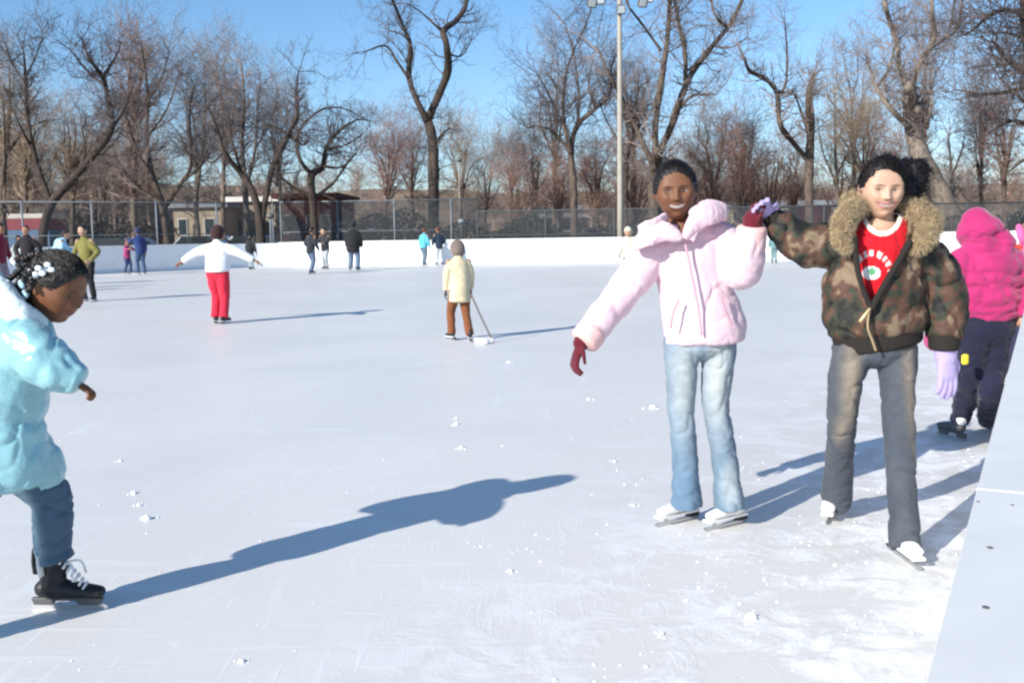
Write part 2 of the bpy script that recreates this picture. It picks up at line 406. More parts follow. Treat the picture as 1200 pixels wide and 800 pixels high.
for u, v, rp, lab, sd_ in crumbs:
    g = G(u, v); r = rp*g[1]/FPX*.9; b = MB(); b.add(lump(A(g[0], g[1], r*.15), r*.65, sd_, .7))
    for k in range(4):
        an = random.random()*6.28; rr_ = r*(1+random.random()); b.add(lump(A(g[0]+rr_*cos(an), g[1]+rr_*sin(an), r*.05), r*(.15+.2*random.random()), sd_*7+k, .6))
    tag(b.build('snow_crumb', snow_m, None, True), 'white '+lab, 'snow crumb', 'crumbs of snow lying on the ice')
# fine shavings: uncountable
b = MB()
CL = [(random.uniform(1.2, 6), abs(random.gauss(0, .7))+.1) for _ in range(40)]
for k in range(330):
    cs, cdd = random.choice(CL); s_ = cs+random.gauss(0, .12); d_ = max(.05, cdd+random.gauss(0, .1))
    c = RB0+RBD*s_+RBN*d_; r = .003+.006*random.random()**3
    V, F = ellip((c[0], c[1], r*.2), (r, r*random.uniform(.6, 1), r*.5), nu=7, nv=4); b.add((V, F))
for k in range(160):
    u = random.uniform(-50, 1250); v = random.uniform(400, 830); g = G(u, v); r = .002+.005*random.random()**2
    b.add(ellip((g[0], g[1], r*.2), (r, r, r*.5), nu=6, nv=4))
tag(b.build('snow_shavings', snow_m, None, True), 'white snow shavings scattered on the ice, thickest by the right board', 'snow', kind='stuff')

# ------------------------------------------------------------------ beyond the rink: bank, buildings, cars, fence, posts
bank_m = mat('dry_grass_bank', rough=.95, vscale=.12, ramp=[(.3, (.12, .09, .06)), (.5, (.22, .165, .11)), (.7, (.34, .27, .19))], bump=.6, bscale=2, bdist=.1)
def bank():
    us = np.linspace(-200, 1500, 60); V = []; F = []; rows = [(105, 0), (112, .45), (122, .92), (128, 1.0), (170, 1.0), (180, 0)]
    for u in us:
        top = np.interp(u, [-200, 60, 95, 200, 330, 380, 460, 560, 700, 850, 1200, 1500], [228, 224, 212, 214, 222, 228, 219, 226, 224, 222, 216, 216])
        H = P(u, top, 128)[2]; H *= 1+.03*sin(u*.05)
        for Y, k in rows: x = P(u, 280, Y)[0]; V.append((x, Y+.8*sin(u*.03), -.1+(H+.1)*k))
    m = len(rows)
    for i in range(len(us)-1):
        for j in range(m-1): F.append([i*m+j, (i+1)*m+j, (i+1)*m+j+1, i*m+j+1])
    tag(mk('hill', V, F, bank_m, None, True, origin=True), kind='structure')
bank()
def bx(u0, u1, v0, v1, Y, depth):      # box whose front face spans the given directions at distance Y
    a = P(u0, v1, Y); b = P(u1, v0, Y); base = 0 if a[2] < 1.6 else a[2]
    return A((a[0]+b[0])/2, Y+depth/2, (base+b[2])/2), A(b[0]-a[0], depth, b[2]-base)
conc = mat('beige_render', (.36, .29, .21), rough=.85, vary=.12, vscale=1.5)
pale = mat('pale_plaster', (.62, .58, .52), rough=.85, vary=.1, vscale=1)
brick = mat('red_brick', (.23, .062, .04), rough=.9, vary=.3, vscale=5)
dkbrick = mat('dark_brick', (.10, .045, .035), rough=.9, vary=.3, vscale=5)
roofm = mat('grey_roof', (.23, .24, .26), rough=.8, vary=.1)
glass = mat('dark_window', (.03, .04, .05), rough=.15, spec=.6)
wood = mat('dark_timber', (.06, .045, .035), rough=.8)
def building(label, u0, u1, v0, Y, dep, wall, roof, roof_h, wins, over=.4, doors=()):
    c, s = bx(u0, u1, v0, 285, Y, dep); r = empty('building', (c[0], c[1], 0), label, 'building')
    MB().box(c, s).build('wall', wall, r)
    MB().box(A(c[0], c[1], c[2]+s[2]/2+roof_h/2+.002), A(s[0]+2*over, s[1]+2*over, roof_h)).build('roof', roof, r)
    for (a, b, z0, z1) in wins:
        x = c[0]+s[0]*((a+b)/2-.5); wd = s[0]*(b-a)
        fr = MB().box(A(x, Y-.03, (z0+z1)/2), A(wd+.16, .1, z1-z0+.16)).build('window', pale if wall is not pale else wood, r)
        MB().box(A(x, Y-.09, (z0+z1)/2), A(wd, .04, z1-z0)).build('pane', glass, fr)
    for (a, b, z1) in doors:
        x = c[0]+s[0]*((a+b)/2-.5); MB().box(A(x, Y-.04, z1/2), A(s[0]*(b-a), .1, z1)).build('door', wood, r)
    return r
building('beige rendered building with grey flat roof behind the left trees', 205, 262, 243, 78, 8, conc, roofm, .35, [(.1, .25, 1.6, 2.8), (.62, .8, 1.6, 2.8)], doors=[(.38, .5, 2.4)])
building('low cream building with white fascia seen between the left tree trunks', 268, 322, 236, 82, 8, conc, pale, .4, [(.12, .3, 1.5, 2.8), (.45, .6, 1.5, 2.8)], doors=[(.75, .86, 2.5)])
building('dark red brick building with sunlit upper wall behind the gnarled tree', 328, 392, 232, 72, 9, brick, dkbrick, .35, [(.08, .2, 1.6, 2.8), (.5, .62, 1.6, 2.8), (.76, .88, 1.6, 2.8)], doors=[(.3, .42, 2.4)])
building('distant pale low building on the right behind the light pole', 628, 700, 246, 95, 8, pale, roofm, .4, [(.1, .25, 1.4, 2.6), (.4, .55, 1.4, 2.6), (.7, .85, 1.4, 2.6)])
building('long tan depot with grey roof far behind the two big skaters', 842, 1010, 240, 98, 10, conc, roofm, .5, [(.1+.15*k, .2+.15*k, 2.2, 3.2) for k in range(6)])
# parked trailer, red over blue
r = empty('trailer', (*P(32, 275, 62)[:2], 0), 'parked trailer with red upper band and blue side at the far left', 'trailer')
c, s = bx(8, 56, 243, 275, 62, 2.4); s0_ = s.copy()
blue = mat('blue_paint', (.10, .17, .28), rough=.5, vary=.1, vscale=2); red = mat('red_paint', (.26, .05, .06), rough=.5, vary=.1, vscale=2)
MB().box(A(c[0], c[1], 1.25), A(s[0], s[1], 1.5)).build('lower_body', blue, r, bev=.04)
MB().box(A(c[0], c[1], 2.35), A(s[0], s[1], .7)).build('upper_body', red, r, bev=.04)
MB().box(A(c[0], c[1], 2.85), A(s[0]+.02, s[1]+.02, .3)).build('roof', pale, r, bev=.04)
tyre = mat('tyre_rubber', (.02, .02, .02), rough=.8)
for x in (-.32, -.2, .3):
    for y in (-1.05, 1.05): MB().add(tube([A(c[0]+s[0]*x, c[1]+y-.12, .42), A(c[0]+s[0]*x, c[1]+y+.12, .42)], [.42, .42], sub=1, cap=(0, 0))).build('wheel', tyre, r)
# cars
def car(u, Y, col, label, heading=0, kind=0):
    g = P(u, 280, Y); r = empty('parked_car', (g[0], g[1], 0), label, 'car', 'cars parked behind the fence')
    pm = mat('car_paint', col, rough=.3, coat=.6)
    hgt = 1.45 if kind == 0 else 1.8
    body = [(-2.2, .35), (-2.25, .75), (-1.9, .92), (-1.15, .98), (1.3, .98), (2.1, .85), (2.25, .6), (2.2, .32)]
    cab = [(-1.25, .97), (-.75, hgt), (1.0, hgt), (1.75, .97)] if kind == 0 else [(-1.2, .97), (-.8, hgt), (1.9, hgt), (2.1, .9)]
    ch, sh = cos(heading), sin(heading); ax = A(ch, sh, 0); ny = A(-sh, ch, 0); o = A(g[0], g[1], 0)
    MB().prism(body, o, ax, A(0, 0, 1), ny, 1.75).build('body', pm, r, bev=.06)
    MB().prism(cab, o, ax, A(0, 0, 1), ny, 1.5).build('cabin', pm, r, bev=.06)
    for sgn in (-1, 1):
        w0 = [(x*.88+.02, z*.93+.05) for x, z in cab]; w0 = [(x, max(z, 1.02)) for x, z in w0]
        MB().prism(w0, o+ny*sgn*.751, ax, A(0, 0, 1), ny, .02).build('side_window', glass, r)
        for x in (-1.4, 1.4):
            wh = MB().add(tube([o+ax*x+ny*sgn*.72+A(0, 0, .32), o+ax*x+ny*sgn*.9+A(0, 0, .32)], [.32, .32], wide=ax, seg=20, sub=1, cap=(0, 0))).build('wheel', tyre, r)
            MB().add(tube([o+ax*x+ny*sgn*.88+A(0, 0, .32), o+ax*x+ny*sgn*.91+A(0, 0, .32)], [.18, .18], wide=ax, seg=14, sub=1, cap=(0, 0))).build('rim', BLADE, wh)
for a_ in [(125, 60, (.02, .03, .03), 'dark green-black parked car just right of the olive-jacketed skater', .1), (152, 64, (.6, .58, .56), 'pale parked car behind the navy-coated skater at left', .05),
           (232, 57, (.03, .08, .09), 'dark teal parked car left of the red-trousered child', 0), (250, 66, (.7, .7, .72), 'white parked car behind the head of the red-trousered child', 0),
           (292, 58, (.03, .03, .035), 'black parked car right of the red-trousered child', 0), (415, 66, (.75, .74, .7), 'white van parked behind the fence by the black-coated skater', 0, 1),
           (598, 64, (.12, .15, .2), 'dark blue parked car right of the cream-coated child', 0), (668, 68, (.72, .74, .76), 'white parked car left of the light pole', 0),
           (700, 60, (.1, .12, .16), 'navy parked car just left of the light pole', 0), (756, 66, (.7, .7, .7), 'silver parked car right of the light pole', 0), (40, 70, (.5, .5, .5), 'grey parked car behind the far left group', 0),
           (1150, 66, (.2, .24, .25), 'grey parked car above the bright pink hood', 0), (1180, 74, (.75, .75, .74), 'white van parked at the far right edge', 0, 1), (905, 68, (.7, .68, .62), 'cream van parked between the two big skaters', 0, 1)]: car(*a_)
# red container with pale stripe behind the camouflage sleeve
r = empty('container', (*P(958, 280, 66)[:2], 0), 'small red container with white lower panel behind the camouflage sleeve', 'container')
c, s = bx(943, 975, 238, 280, 66, 2.2)
MB().box(A(c[0], c[1], c[2]+.35), A(s[0], s[1], s[2]-.9)).build('upper_panel', mat('red_steel', (.27, .04, .045), rough=.6, vary=.2, vscale=3), r, bev=.03)
MB().box(A(c[0], c[1], .5), A(s[0]-.1, s[1]-.1, .9)).build('lower_panel', pale, r, bev=.03)

# fence: posts, rails and real diagonal wires
galv = mat('galvanised_steel', (.20, .22, .24), rough=.55, metal=.0)
dkw = mat('dark_wire', (.075, .082, .09), rough=.7)
def fence(label, p0, p1, H, wire_r, pitch, step=3.0, pm=None):
    pm = pm or galv
    p0 = A(*p0); p1 = A(*p1); L_ = np.linalg.norm(p1-p0); d = (p1-p0)/L_; r = empty('chain_link_fence', (*((p0+p1)/2), 0), label, 'fence')
    V = []; F = []; n_ = A(-d[1], d[0])
    def wire(a, za, b, zb):
        o = len(V); A0 = p0+d*a; B0 = p0+d*b
        for q, z in ((A0, za), (B0, zb)):
            V.extend([(q[0]-d[0]*wire_r, q[1]-d[1]*wire_r, z), (q[0]+n_[0]*wire_r, q[1]+n_[1]*wire_r, z+wire_r), (q[0]+d[0]*wire_r, q[1]+d[1]*wire_r, z)])
        F.extend([[o, o+1, o+4, o+3], [o+1, o+2, o+5, o+4], [o+2, o, o+3, o+5]])
    for k in range(int((L_+H)/pitch)):
        a = k*pitch-H
        if a < 0: wire(0, -a+.05, min(a+H, L_), min(H, L_-a+0.0) if a+H > L_ else H)
        else: wire(a, .05, min(a+H, L_), H if a+H <= L_ else L_-a)
        b = k*pitch
        if b <= L_: wire(b, .05, max(0, b-H), H if b >= H else b)
        elif b-H < L_: wire(L_, b-L_, b-H, H)
    mk('wire_mesh', V, F, dkw, r, False)
    MB().add(tube([A(*p0, H), A(*p1, H)], [.035, .035], seg=8, sub=1, cap=(0, 0))).build('rail', pm, r, True)
    MB().add(tube([A(*p0, H*.5), A(*p1, H*.5)], [.02, .02], seg=8, sub=1, cap=(0, 0))).build('rail', pm, r, True)
    for k in range(int(L_/step)+1):
        q = p0+d*min(L_, k*step); MB().add(tube([A(*q, 0), A(*q, H+.06)], [.045, .045], seg=8, sub=1, cap=(0, 0))).build('post', pm, r, True)
q0 = P(-60, 280, 44)[:2]; q1 = P(330, 280, 53)[:2]; q2 = P(560, 280, 53)[:2]; q3 = P(1290, 280, 51)[:2]
fence('left run of chain-link fence behind the shaded board', q0, q1, 3.1, .007, .09)
fence('tall chain-link fence in full sun behind the black-coated skater', q1, q2, 3.15, .011, .075)
fence('right run of chain-link fence behind the sunlit far board', q2, q3, 2.5, .009, .075, 3.6, dkw)
# dark low hedge along the fence
def scatter_leaves(n, fn, size):
    V = np.zeros((n*4, 3)); F = []
    for k in range(n):
        c = fn(); a = nrm(RNG.normal(size=3)); b = nrm(np.cross(a, RNG.normal(size=3))); s_ = size*(.5+RNG.random())
        V[k*4:k*4+4] = [c-a*s_, c-b*s_*.4, c+a*s_, c+b*s_*.4]; F.append([k*4, k*4+1, k*4+2, k*4+3])
    return V, F
evg = mat('dark_hedge_leaf', (.035, .045, .03), rough=.8, vary=.4, vscale=3)
def hedge(u0, u1, v0, Y, label, m=evg):
    a = P(u0, 280, Y); b = P(u1, 280, Y); H = P(u0, v0, Y)[2]
    def f():
        t_ = RNG.random(); x = a[0]+(b[0]-a[0])*t_; h = H*(.75+.25*math.sin(x*1.3)*math.sin(x*.41+1)); return A(x, Y+RNG.normal()*.5, h*RNG.random()**.8)
    V, F = scatter_leaves(int(abs(b[0]-a[0])*420), f, .13); tag(mk('hedge', V, F, m, None, False), label, 'hedge')
hedge(556, 660, 252, 57, 'dark green hedge behind the fence in the middle distance')
hedge(380, 470, 236, 74, 'dark hedge below the dry bank left of the tall forked tree')
hedge(330, 560, 246, 58, 'long dark hedge behind the tall fence in the middle', mat('blue_grey_hedge_leaf', (.05, .055, .06), rough=.85, vary=.4, vscale=3))
hedge(640, 1115, 254, 59, 'long dark hedge behind the two big skaters', mat('grey_hedge_leaf', (.055, .055, .05), rough=.85, vary=.4, vscale=3))
hedge(1120, 1230, 246, 60, 'dark hedge behind the bright pink hood at right', mat('olive_hedge_leaf', (.05, .05, .035), rough=.85, vary=.4, vscale=3))
hedge(70, 205, 248, 66, 'brown hedge behind the olive-jacketed skater', mat('brown_hedge_leaf', (.08, .06, .05), rough=.85, vary=.4, vscale=3))
# light pole with cross-arm and floodlights
concm = mat('pole_concrete', (.38, .345, .29), rough=.8, vary=.08, vscale=4)
base = P(727, 282, 50); topz = P(722, 2, 50)[2]; lean = P(723, 10, 50)[0]-base[0]
r = empty('light_pole', (base[0], 50, 0), 'tall slender floodlight pole standing behind the far board', 'light pole')
MB().add(tube([A(base[0], 50, 0), A(base[0]+.0, 50, topz*.5), A(base[0]+.0, 50, topz+.9)], [.15, .13, .10], seg=16, sub=2, cap=(0, 1))).build('pole', concm, r, True)
MB().box(A(base[0], 50, topz+.15), A(3.0, .1, .1)).build('crossarm', galv, r)
MB().box(A(base[0], 50, topz+.75), A(2.2, .1, .1)).build('crossarm', galv, r)
lampg = mat('lamp_glass', (.45, .5, .53), rough=.2, spec=.6); lampc = mat('lamp_housing', (.16, .15, .14), rough=.5, metal=.3)
for (x, z, ry) in [(-1.35, -.1, .3), (-.95, .05, -.2), (1.1, -.12, .3), (1.4, .1, -.3), (.05, -.42, 0), (-.9, .6, .2), (.9, .6, -.2)]:
    hd = MB().box(A(base[0]+x, 49.8, topz+z), A(.42, .32, .42), rz=ry, rx=.45).build('floodlight', lampc, r, bev=.04)
    MB().box(A(base[0]+x, 49.62, topz+z-.05), A(.34, .03, .34), rz=ry, rx=.45).build('lens', lampg, hd, bev=.01)
def post(u, vtop, Y, rad, label, m=concm, bulb=False):
    b = P(u, 282, Y); tz = P(u, vtop, Y)[2]; r = empty('lamp_post', (b[0], Y, 0), label, 'post')
    MB().add(tube([A(b[0], Y, 0), A(b[0], Y, tz)], [rad, rad*.7], seg=10, sub=1, cap=(0, 1))).build('pole', m, r, True)
    MB().add(ellip(A(b[0], Y, tz+.12), (.2, .2, .15))).build('lamp_head', lampg if bulb else lampc, r, True)
post(318, 256, 47.5, .07, 'short pale metal post behind the corner of the rink', galv)
post(540, 190, 70, .11, 'thin pale lamp post right of the tall forked tree')
post(541, 262, 56, .05, 'short park lamp with round white globe above the cream-coated child', galv, True)
post(1013, 140, 75, .08, 'thin grey post just left of the camouflage-jacketed skater')

# ------------------------------------------------------------------ trees
def bark(name, c, c2):
    return mat(name, rough=.92, vscale=2.5, ramp=[(.35, c), (.62, c2)], stretch=(3, 3, 1), bump=.7, bscale=9, bdist=.03)
BK_DARK = bark('dark_bark', (.035, .028, .026), (.085, .062, .048)); BK_GREY = bark('grey_bark', (.12, .10, .085), (.24, .19, .15)); BK_MID = bark('brown_bark', (.065, .05, .042), (.15, .11, .085))
def twigm(n, c): return mat(n, c, rough=.9, vary=.25, vscale=.8)
TW_RED = twigm('reddish_twigs', (.27, .155, .12)); TW_GREY = twigm('grey_twigs', (.23, .185, .165)); TW_DARK = twigm('dark_twigs', (.10, .08, .078)); TW_TAN = twigm('tan_twigs', (.32, .24, .165))
def segmesh(P0, P1, R0, R1, ns=3):
    P0, P1, R0, R1 = map(np.asarray, (P0, P1, R0, R1)); n = len(P0); T = P1-P0; T /= np.maximum(1e-9, np.linalg.norm(T, axis=1))[:, None]
    ref = np.where(np.abs(T[:, 2:3]) > .9, A(1, 0, 0), A(0, 0, 1)); a = np.cross(T, ref); a /= np.linalg.norm(a, axis=1)[:, None]; b = np.cross(T, a)
    V = np.zeros((n, 2*ns, 3))
    for k in range(ns):
        th = 2*pi*k/ns; d = a*cos(th)+b*sin(th); V[:, k] = P0+d*R0[:, None]; V[:, ns+k] = P1+d*R1[:, None]
    F = np.zeros((n, ns, 4), int); o = np.arange(n)*2*ns
    for k in range(ns):
        k2 = (k+1) % ns; F[:, k, 0] = o+k; F[:, k, 1] = o+k2; F[:, k, 2] = o+ns+k2; F[:, k, 3] = o+ns+k
    return V.reshape(-1, 3), F.reshape(-1, 4)
def twigs(starts, rg, out, up=.25, tmin=.006):
    # starts: (pos, dir, length, radius, level)
    st = list(starts)
    while st:
        p, d, L_, r0, lv = st.pop()
        n = 4 if lv >= 2 else 3; sl_ = L_/n; r = r0
        for k in range(n):
            d = nrm(d+rg.normal(size=3)*.24+A(0, 0, up*.25)); q = p+d*sl_; r2 = r*.8
            out.append((p, q, max(r, tmin), max(r2, tmin*.85)))
            if lv > 0:
                for _ in range(2 if rg.random() < .55 else 1):
                    ax = nrm(rg.normal(size=3)); nd = nrm(d*.75+ax*.75+A(0, 0, up*.3)); st.append((q, nd, L_*rg.uniform(.42, .68), r2*.62, lv-1))
            p = q; r = r2
def tree(label, limbs, Y, bark_m, tw_m, dens=1.0, tl=1.6, lv=3, name='bare_tree', jit=.6, seed=1, group=None, up=.25, y_amp=1.0):
    rg = np.random.default_rng(seed); px = Y/FPX
    base = P(limbs[0][0][0], 285, Y); r = empty(name, (base[0], Y, 0), label, 'tree', group)
    tb = MB(); out = []; starts = []
    jits = {}
    for li, limb in enumerate(limbs):
        pts = []; rad = []
        for (u, v, rp) in limb:
            key = (round(u), round(v))
            if key not in jits: jits[key] = 0 if v > 225 else rg.normal()*y_amp*min(1, (230-v)/60)
            p = P(u, v, Y+jits[key]); pts.append(p); rad.append(rp*px*.86)
        if limb[0][1] > 262: pts = [A(pts[0][0], Y, 0)]+pts; rad = [rad[0]*1.35]+rad
        tb.add(tube(pts, rad, seg=10, sub=5, cap=(0, 1), mod=lambda L_: 1+.10*np.sin(L_*3.1+li)*np.sin(L_*1.7)))
        Q, R = spline(pts, rad, 5); Lc = np.concatenate([[0], np.cumsum(np.linalg.norm(np.diff(Q, axis=0), axis=1))])
        nst = max(3, int(Lc[-1]*1.15*dens))
        for k in range(nst):
            s_ = Lc[-1]*(.12 if li else .42)+Lc[-1]*(.88 if li else .58)*rg.random()**.8; i = min(len(Q)-2, int(np.searchsorted(Lc, s_))-1); i = max(0, i)
            p = Q[i]; t_ = nrm(Q[i+1]-Q[i]); a = nrm(np.cross(t_, rg.normal(size=3))); d = nrm(a*.9+t_*.45+A(0, 0, up))
            fade = .6+.7*(1-s_/Lc[-1]); starts.append((p, d, tl*fade*rg.uniform(.6, 1.25), min(R[i]*.42, .045), lv-1 if rg.random() < .7 else lv-2))
        for _ in range(3): starts.append((Q[-1], nrm(Q[-1]-Q[-3]+rg.normal(size=3)*.4), tl*1.1, min(.05, R[-1]*.8), lv-1))
    tb.build('trunk', bark_m, r, True)
    twigs(starts, rg, out, up)
    if out:
        P0 = [o[0] for o in out]; P1 = [o[1] for o in out]; V, F = segmesh(P0, P1, [o[2] for o in out], [o[3] for o in out]); mk('crown', V, F, tw_m, r, False)
    return r, len(out)

# far-off leafless wood on the bank: uncountable
def wood():
    rg = np.random.default_rng(77); out = []; bands = [(-60, 210, 150, 30), (200, 420, 190, 12), (440, 600, 205, 8), (590, 1260, 190, 46)]
    for (u0, u1, vt, n) in bands:
        for k in range(n):
            u = rg.uniform(u0, u1); Y = rg.uniform(98, 108); g0 = P(u, 268, Y); top = P(u, vt+rg.uniform(-8, 45), Y)[2]; h = top-g0[2]; p = A(g0[0], Y, 0); q = A(g0[0]+rg.normal()*.3, Y, g0[2]+h*.45)
            out.append((p, q, .16, .10)); st = []
            for j in range(11): st.append((lerp(p, q, rg.uniform(.55, 1)), nrm(rg.normal(size=3)*A(1, 1, .4)+A(0, 0, .9)), h*rg.uniform(.35, .62), .05, 3 if j < 7 else 2))
            twigs(st, rg, out, .3, .013)
    V, F = segmesh([o[0] for o in out], [o[1] for o in out], [o[2] for o in out], [o[3] for o in out])
    tag(mk('distant_wood', V, F, twigm('wood_twigs', (.30, .225, .185)), None, False), 'hazy mass of leafless brown trees along the far bank', 'wood', kind='stuff'); print('wood', len(out))
wood()
NT = 0
def auto_limbs(u, vtop, spread, rb, rg, nl=5, vfork=None, base=276, lean=0):
    vf = vfork or vtop+(base-vtop)*rg.uniform(.45, .62); L_ = [[(u, base, rb), (u+lean*.4+rg.normal()*2, (base+vf)/2, rb*.85), (u+lean+rg.normal()*2, vf, rb*.7)]]
    for k in range(nl):
        f = (k+.5)/nl*2-1; f += rg.normal()*.12; ue = u+lean+spread*f; ve = vtop+(vf-vtop)*(.0+.55*f*f)*rg.uniform(.6, 1.1)
        um = u+lean+spread*f*.45+rg.normal()*3; vm = vf+(ve-vf)*.5+rg.normal()*4; v0 = vf+rg.uniform(0, (base-vf)*.35)
        L_.append([(u+lean*(base-v0)/(base-vf), v0, rb*.55), (um, vm, rb*.34), ((um+ue)/2+rg.normal()*4, (vm+ve)/2, rb*.22), (ue, ve, rb*.1)])
    return L_
T = []
# the tall forked tree in the middle
T.append(('tall dark tree with forked trunk rising out of the top of the photo', [[(508, 278, 8), (508, 205, 7.2), (507, 165, 7), (501, 140, 6.5)], [(501, 142, 5), (487, 115, 3.8), (479, 88, 3.6), (481, 55, 3), (471, 28, 2.4), (458, -5, 2)],
  [(501, 140, 5.8), (514, 112, 5.2), (525, 82, 5), (523, 52, 4.4), (520, 36, 4.4), (535, 24, 3.6), (546, 5, 3), (550, -25, 2.4)], [(479, 92, 2.4), (465, 72, 1.8), (452, 54, 1.3), (430, 60, .8)], [(519, 38, 2.2), (505, 25, 1.4), (490, 12, 1), (478, 5, .8)], [(523, 62, 1.6), (540, 66, 1.1), (552, 48, .8)],
  [(482, 50, 1.6), (470, 40, 1.2), (455, 36, .7)], [(508, 170, 2.5), (518, 158, 1.6), (527, 150, .8)]], 54, BK_DARK, TW_DARK, .75, 1.5, 3))
T.append(('dark leaning tree with elbowed limb at the far left', [[(50, 280, 6.5), (60, 240, 6), (92, 202, 5), (129, 155, 4.6), (127, 122, 3.6), (121, 92, 3), (104, 68, 1.8), (96, 45, 1)], [(129, 155, 2.2), (145, 130, 1.4), (152, 112, .8)], [(120, 90, 2.2), (135, 68, 1.4), (142, 50, .8)], [(122, 100, 1.8), (104, 85, 1.3), (82, 58, .8)], [(60, 238, 4), (46, 200, 3.4), (34, 150, 3), (30, 95, 2.2), (28, 62, 1.2)], [(30, 98, 1.6), (15, 75, 1), (6, 50, .7)], [(30, 92, 1.6), (42, 66, 1), (50, 44, .7)], [(40, 180, 2.2), (20, 140, 1.4), (4, 100, 1)], [(92, 202, 2.4), (100, 180, 1.5), (96, 150, .9)]], 50, BK_DARK, TW_DARK, 1.5, 1.5, 3))
T.append(('multi-stemmed brown tree with reddish top left of the red-trousered child', [[(196, 280, 5.5), (190, 240, 4.8), (178, 205, 4), (172, 160, 3), (173, 105, 2), (166, 55, .9)], [(192, 245, 3.4), (212, 215, 2.8), (224, 192, 2.4), (222, 135, 1.8), (227, 100, .9)], [(178, 205, 2.4), (160, 175, 1.6), (150, 140, .9)], [(173, 120, 1.6), (190, 90, 1), (198, 60, .7)], [(212, 215, 2), (235, 195, 1.4), (250, 175, .8)], [(190, 240, 2.6), (165, 222, 2), (145, 200, 1.2)], [(172, 160, 1.8), (192, 135, 1.2), (208, 95, .7)]], 55, BK_MID, TW_GREY, 1.9, 1.7, 3))
T.append(('pale slender twin-stemmed tree left of the short metal post', [[(290, 280, 4.6), (288, 235, 4), (284, 170, 3), (286, 120, 2), (283, 75, .9)], [(288, 225, 2.6), (299, 175, 2), (302, 120, 1.2), (306, 95, .7)], [(286, 195, 2), (268, 160, 1.4), (258, 110, .8)], [(284, 150, 1.5), (268, 115, 1), (262, 85, .6)], [(299, 175, 1.5), (318, 140, 1), (326, 110, .6)]], 60, BK_GREY, TW_GREY, 1.9, 1.7, 3))
T.append(('dark tree forked low with upright right limb behind the rink corner', [[(306, 282, 6.5), (303, 250, 5.8), (296, 225, 4.5), (284, 205, 4), (262, 178, 3.4), (254, 150, 2.4), (243, 125, 1)], [(306, 262, 4.6), (317, 205, 4.2), (328, 178, 4), (338, 158, 4), (348, 135, 2.6), (347, 105, 1.8), (350, 84, .9)], [(338, 160, 2.4), (322, 148, 1.6), (308, 152, 1)], [(340, 158, 2), (355, 170, 1.3), (362, 160, .8)], [(262, 178, 1.8), (250, 190, 1.2), (238, 186, .7)], [(284, 205, 2), (272, 165, 1.3), (268, 130, .7)]], 51, BK_DARK, TW_DARK, 1.3, 1.3, 3))
T.append(('small gnarled black tree with arching crown above the red brick building', [[(369, 282, 6), (367, 240, 5.4), (365, 206, 5), (378, 196, 4.2), (383, 172, 3.2), (399, 152, 2), (420, 140, 1), (432, 142, .6)], [(366, 205, 3), (352, 188, 2.6), (348, 165, 2.2), (356, 145, 1.6), (378, 128, 1.4), (402, 127, 1), (420, 136, .6)], [(366, 230, 3), (345, 220, 2), (330, 208, 1.2)], [(368, 232, 3), (390, 215, 2), (408, 190, 1.2)], [(383, 175, 2), (405, 170, 1.3), (424, 158, .8)], [(380, 195, 2), (400, 196, 1.3), (418, 180, .7)]], 52, BK_DARK, TW_DARK, 1.6, 1.1, 3))
T.append(('spreading brown tree directly left of the light pole', [[(673, 280, 5.4), (672, 215, 4.8), (669, 178, 4.2), (676, 148, 3.6), (697, 128, 2.6), (714, 112, 1.8), (716, 80, 1)], [(669, 180, 3.4), (662, 150, 2.6), (660, 110, 2), (668, 70, 1.5), (690, 20, 1), (694, -5, .8)], [(669, 180, 2.8), (652, 158, 2), (634, 148, 1.3), (618, 150, .8)], [(676, 148, 2), (678, 110, 1.5), (672, 60, 1), (660, 25, .7)], [(662, 150, 1.8), (645, 115, 1.2), (632, 90, .8)], [(697, 128, 1.6), (690, 95, 1), (698, 60, .7)]], 57, BK_MID, TW_DARK, 1.8, 1.8, 3))
T.append(('large multi-limbed brown tree right of the light pole, above the pink-jacketed skater', [[(768, 280, 9.5), (767, 235, 9), (769, 200, 8.2), (770, 178, 7)], [(769, 185, 5), (768, 145, 4.4), (775, 95, 4.2), (781, 55, 3.4), (784, 20, 3), (786, -20, 2.4)], [(770, 185, 5.2), (788, 145, 4.8), (799, 112, 4.4), (812, 84, 4.2), (835, 54, 3.6), (856, 28, 3), (872, -5, 2.4)], [(803, 100, 3), (803, 65, 2.6), (795, 25, 2.4), (788, -10, 2.2)], [(795, 128, 2.6), (812, 112, 1.8), (838, 111, 1)], [(768, 200, 4.5), (752, 165, 3), (734, 125, 2.4), (716, 92, 2), (702, 60, 1.4)], [(852, 33, 2.2), (838, 18, 1.6), (832, -5, 1.2)], [(803, 85, 1.8), (820, 72, 1.1)], [(775, 60, 2.2), (755, 32, 1.8), (738, 10, 1.2)], [(835, 54, 1.6), (856, 56, 1.1), (876, 44, .7)]], 55, BK_MID, TW_GREY, 1.25, 1.8, 3))
T.append(('thin dark forked tree just right of the light pole base', [[(734, 280, 3.6), (733, 210, 3.2), (738, 168, 2.6), (744, 148, 2.2), (742, 138, 1.8), (748, 128, 1.2)], [(734, 190, 2.2), (724, 165, 1.6), (710, 140, .9), (702, 118, .6)], [(744, 152, 1.6), (758, 140, 1), (765, 125, .6)]], 56, BK_DARK, TW_DARK, 1.6, 1.3, 3))
